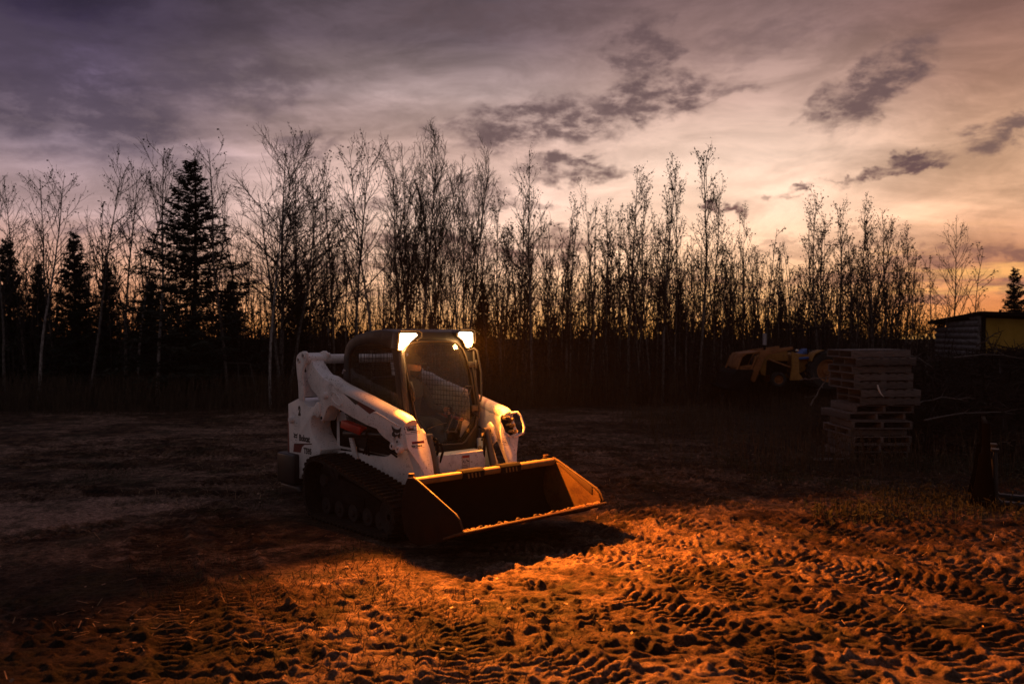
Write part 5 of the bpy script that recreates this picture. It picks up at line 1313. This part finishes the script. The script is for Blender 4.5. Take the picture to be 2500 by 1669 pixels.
pr('engine_block', [(820,690),(1180,700),(1180,900),(1100,950),(820,940)], .28, Wf-.32, 'blackm')
pr('dash', [(980,570),(1150,520),(1190,560),(1180,580)], .24, Wf-.27, 'yellow')
pr('seat_pedestal', [(1290,600),(1340,560),(1380,575),(1560,600),(1560,800),(1400,900),(1300,900)], .22, Wf-.24, 'yellow')
o = pr('seat_cover', [(1365,575),(1450,565),(1500,510),(1560,490),(1585,510),(1560,560),(1480,600),(1380,600)], .34, Wf-.36, 'blue', bev=.02)
pr('toolbox', [(1335,645),(1500,625),(1500,660),(1340,675)], .05, .30, 'blue')
b = MB(); a0, a1 = q(835,430), q(835,230); b.cyl((a0[0],.5,a0[1]),(a1[0],.5,a1[1]),.052,14); b.build('exhaust_stack', M['galv'], tractor, smooth=True)
b = MB(); a0, a1 = q(835,560), q(835,430); b.cyl((a0[0],.5,a0[1]),(a1[0],.5,a1[1]),.03,10); b.build('exhaust_pipe', M['blackm'], tractor, smooth=True)
b = MB(); a0 = q(1268,520); b.lathe([(0,.03),(.035,.025),(.04,-.02),(0,-.03)], (a0[0],-.08,a0[1]), (-.6,-1,0), 14); b.build('headlamp', M['chrome'], tractor, smooth=True)
b = MB(); pa_ = [q(1500,560), q(1500,180), q(1750,130), q(1750,520)]
for y in (.12, Wf-.14): b.tube([(p_[0],y,p_[1]) for p_ in pa_], .028, 8)
b.cyl((pa_[1][0],.12,pa_[1][1]),(pa_[1][0],Wf-.14,pa_[1][1]),.024,8); b.cyl((pa_[2][0],.12,pa_[2][1]),(pa_[2][0],Wf-.14,pa_[2][1]),.024,8)
b.build('roll_bar', M['blackm'], tractor)
def wheel(cx_, cy_, r_, y, w, hubm):
    c = q(cx_, cy_); wl = empty('wheel', (c[0], y, c[1])); wl.parent = tractor
    b = MB(); b.lathe([(r_*.58,-w*.4),(r_*.72,-w*.5),(r_*.93,-w*.48),(r_,-w*.3),(r_,w*.3),(r_*.93,w*.48),(r_*.72,w*.5),(r_*.58,w*.4)], (0,0,0), (0,1,0), 36)
    for k in range(22):
        a = 6.283*k/22; m = Matrix.Rotation(-a,3,'Y')
        for s in (-1,1):
            bb = MB(); bb.box((r_*.985,-w*.42 if s < 0 else 0,-.018),(r_*1.05, 0 if s < 0 else w*.42,.018), Matrix.Rotation(s*.5,3,'X'))
            bb.v = [tuple(m @ Vector(v)) for v in bb.v]; b.add(bb.v, bb.f)
    b.build('tyre', M['tyre'], wl, smooth=True)
    b = MB(); b.lathe([(0,-w*.15),(r_*.2,-w*.18),(r_*.24,-w*.05),(r_*.48,0),(r_*.52,-w*.36),(r_*.6,-w*.40),(r_*.6,w*.4)], (0,0,0), (0,1,0), 28); b.build('rim', M[hubm], wl, smooth=True)
fr_ = (q(860,0)[0]-q(1095,0)[0])/-2
zf = q(0,1010)[1]
for y in (.05, Wf-.15):
    wheel(975, 1010, abs(fr_)*1.05, y, .18, 'ochre')
    wheel(1800, 860, .50, y+.02, .32, 'ochre')
pr('fender', [(1500,700),(1510,630),(1560,560),(1640,520),(1700,508),(1705,520),(1645,535),(1575,575),(1530,640),(1515,700)], -.12, .30, 'yellow', bev=.003)
b = MB(); bo = TP([(250,840),(520,840),(500,900),(420,1120),(330,1190),(100,1190),(60,1150),(120,1100),(170,900)])
b.prism(bo, -.22, Wf+.18); b.build('loader_bucket', M['blackm'], tractor, .02)

# ================================================================== SHED
sx, sy = 12.35, 22.0
shed = empty('shed', (sx, sy, 0), 0, 'low shed with a grey log side wall and a mustard yellow front', 'shed')
b = MB(); wl_ = Vector((13.25-sx, 26.0-sy, 0)); L_ = wl_.length; u = wl_/L_; nrm_ = Vector((u.y,-u.x,0))
nlog = 15
for k in range(nlog):
    z0 = k*.165; lim = 2.44-.10
    if z0 > lim: break
    zz = z0+.08; ln = L_ if zz < 2.1 else L_*max(.1,(2.44-zz)/.30)
    b.tube([(0-nrm_.x*.07,0-nrm_.y*.07,zz), tuple(u*ln*.33+Vector((0,0,zz))-nrm_*.07), tuple(u*ln*.66+Vector((0,0,zz))-nrm_*.07), tuple(u*ln+Vector((0,0,zz))-nrm_*.07)], [.085,.09,.083,.088], 8)
M['log'] = mat('weathered_grey_logs', (.15,.14,.145), .9, var=.55, vscale=6, bump=.8, bscale=18)
M['mustard'] = mat('mustard_sheeting', (.42,.25,.03), .8, var=.2, vscale=2)
b.build('log_wall', M['log'], shed)
b = MB(); b.prism([(0,-.1),(3.9,-.1),(3.9,2.22),(0,2.36)], 0, .06); b.build('front_wall', M['mustard'], shed)
b = MB(); b.box((-.05,-.03,-.1),(.05,.09,2.40)); b.build('corner_board', M['blackm'], shed, .006)
e = u*L_
b = MB(); b.box((e.x-.05,e.y-.05,-.1),(e.x+.09,e.y+.09,2.22)); b.build('corner_board', M['blackm'], shed, .006)
b = MB(); A = [(-.25,-.3,2.43),(4.2,-.3,2.27),(5.1,4.4,2.10),(e.x-.25,4.3,2.24)]
b.add(A+[(x,y,z+.10) for x,y,z in A], [(0,3,2,1),(4,5,6,7),(0,1,5,4),(1,2,6,5),(2,3,7,6),(3,0,4,7)]); b.build('roof', M['blackm'], shed, .01)

# ================================================================== BRUSH PILE (nobody could count it)
def brush(name, n, cxy, rad, hgt, seed, mtl='brush', wid=(.003,.010), lng=(.25,1.3)):
    g_ = np.random.RandomState(seed); th_ = g_.rand(n)*6.283; rr = np.sqrt(g_.rand(n))
    X = cxy[0]+np.cos(th_)*rr*rad[0]; Y = cxy[1]+np.sin(th_)*rr*rad[1]; top = hgt*(1-rr**2.2)*(.75+.5*(fbm(X, Y, .8, 3, 5)+.5))
    Z = g_.rand(n)**.8*top
    d = g_.randn(n, 3); d[:, 2] *= .35; d /= np.linalg.norm(d, axis=1)[:, None]; L = g_.uniform(lng[0], lng[1], n)[:, None]/2
    w = g_.uniform(wid[0], wid[1], n)[:, None]
    s1 = np.cross(d, [0,0,1.0]); s1 /= np.linalg.norm(s1, axis=1)[:, None]; s2 = np.cross(d, s1)
    C = np.stack([X, Y, Z], -1)
    return quads_object(name, np.concatenate([C, C]), np.concatenate([d*L, d*L]), np.concatenate([s1*w, s2*w]), M[mtl])
brush('brush_pile', 26000, (9.7, 16.0), (3.6, 2.2), 1.5, 3)
brush('brush_litter', 9000, (7.9, 14.6), (2.0, 1.8), .95, 4)
brush('brush_leaves', 14000, (9.5, 16.0), (3.7, 2.3), 1.5, 6, 'thicket', (.012,.03), (.03,.09))
brng = random.Random(9)
bl = [((at(2070,13.8),13.8,hz(810,13.8)),(at(2140,14),14.0,hz(842,14)),'pale bent branch sticking out right of the pallet top'),
      ((at(2190,14),14,hz(820,14)),(at(2345,14.2),14.2,hz(824,14.2)),'long pale branch lying across the top of the brush pile'),
      ((at(2100,13.4),13.4,hz(925,13.4)),(at(2240,13.2),13.2,hz(915,13.2)),'pale forked branch at mid height beside the pallets'),
      ((at(2120,13.2),13.2,hz(965,13.2)),(at(2330,13.4),13.4,hz(950,13.4)),'long drooping pale branch low on the brush pile'),
      ((at(2240,14),14,hz(795,14)),(at(2300,14),14,hz(758,14)),'dark stick poking up in front of the yellow shed wall'),
      ((at(1860,13.2),13.2,hz(930,13.2)),(at(1905,13.3),13.3,hz(860,13.3)),'thin pale stick leaning left of the pallet stack'),
      ((at(1835,14.5),14.5,hz(873,14.5)),(at(1915,14.2),14.2,hz(868,14.2)),'thin pale branch lying level left of the pallet stack')]
for a_, b__, lab in bl:
    a_ = Vector(a_); b__ = Vector(b__); pts = []
    for k in range(8):
        f = k/7; pts.append(a_.lerp(b__, f)+Vector((0, brng.gauss(0,.02), .09*math.sin(f*3.1)*(b__-a_).length*.6+brng.gauss(0,.008))))
    tr = MB().tube(pts, [.014-.0012*k for k in range(8)], 6)
    for k in range(2, 7):
        e_ = pts[k]+Vector((brng.gauss(0,.10), brng.gauss(0,.10), brng.uniform(-.04,.14))); tr.tube([pts[k], e_], [.006,.002], 4)
    o = tr.build('cut_branch', M['brush'] if 'dark' in lab else M['palebranch'], None); tag(o, lab, 'branch', 'cut branches of the brush pile')

# ================================================================== PALLET FORK ATTACHMENT (right foreground)
M['forksky'] = mat('fork_sky_sheen', (.018,.016,.015), .45, .2, var=.4)  # fork steel lightened for the sky reflected off the tine tops
fk = empty('pallet_fork_attachment', (5.12, 9.45, gz(5.3, 9.45)), R(-27.5), 'black steel pallet fork frame with two forks standing on the verge at the right', 'pallet fork')
M['forksteel'] = mat('black_fork_steel', (.002,.002,.0025), .7, 0.0, spec=.02)
b = MB(); b.prism([(.03,0),(.09,.30),(.125,.60),(.155,.62),(.155,.95),(.235,.95),(.235,.60),(.30,0)], .0, .045); b.build('side_plate', M['forksteel'], fk, .006)
b = MB(); b.prism([(.03,0),(.09,.30),(.125,.60),(.155,.62),(.155,.97),(.235,.97),(.235,.60),(.30,0)], .95, .995); b.build('side_plate', M['forksteel'], fk, .006)
for (z, h_) in ((.10,.10),(.50,.08),(.88,.07)):
    b = MB(); b.box((.17,.045,z),(.215,.95,z+h_)); b.build('cross_bar', M['forksteel'], fk, .006)
for y in (.12, .62):
    b = MB(); b.prism([(.27,.0),(.27,.62),(.315,.62),(.32,.10),(.36,.065),(1.45,.045),(1.47,.03),(1.45,.0)], y, y+.10); b.build('fork', M['forksky'], fk, .006)
    b = MB(); b.box((.245,y-.01,.62),(.33,y+.11,.65)); b.build('fork_hook', M['forksky'], fk, .006)

# ================================================================== PIPE FRAME at the wood edge
yf = 21.4; xa, xb = at(512,yf), at(598,yf)
pf = empty('pipe_frame', (xa, yf, 0), 0, 'leaning frame of thin pipes at the foot of the wood left of the loader', 'frame')
b = MB(); zt = hz(832, yf); w_ = xb-xa
b.tube([(0,.2,zt),(w_*.72,0,zt-.02),(w_*1.05,-.25,.02)], .011, 6); b.build('top_rail', M['rustpipe'], pf)
b = MB(); b.tube([(w_*.35,.1,zt-.01),(w_*.55,-.2,.02)], .010, 6); b.build('leg', M['rustpipe'], pf)
for k in range(3):
    z = zt*(.72-.24*k); b = MB(); b.tube([(w_*(.40+.03*k),.0,z),(w_*(.82+.07*k),-.1,z)], .008, 6); b.build('rung', M['rustpipe'], pf)
# ================================================================== thin haze added to give the cab lamps a halo
hz_m = bpy.data.materials.new('lamp_halo_haze'); hz_m.use_nodes = True; _t = NT(hz_m.node_tree); _t.n.clear()
_v = _t.n.new('ShaderNodeVolumePrincipled'); _v.inputs['Color'].default_value = (.9, .85, .8, 1); _v.inputs['Density'].default_value = 0.00013; _v.inputs['Anisotropy'].default_value = 0.2
_o = _t.n.new('ShaderNodeOutputMaterial'); _t.l.new(_v.outputs[0], _o.inputs['Volume'])
hb = MB().box((-165, -35, -1.6), (165, 305, 13)).build('haze', hz_m); hb['kind'] = 'stuff'
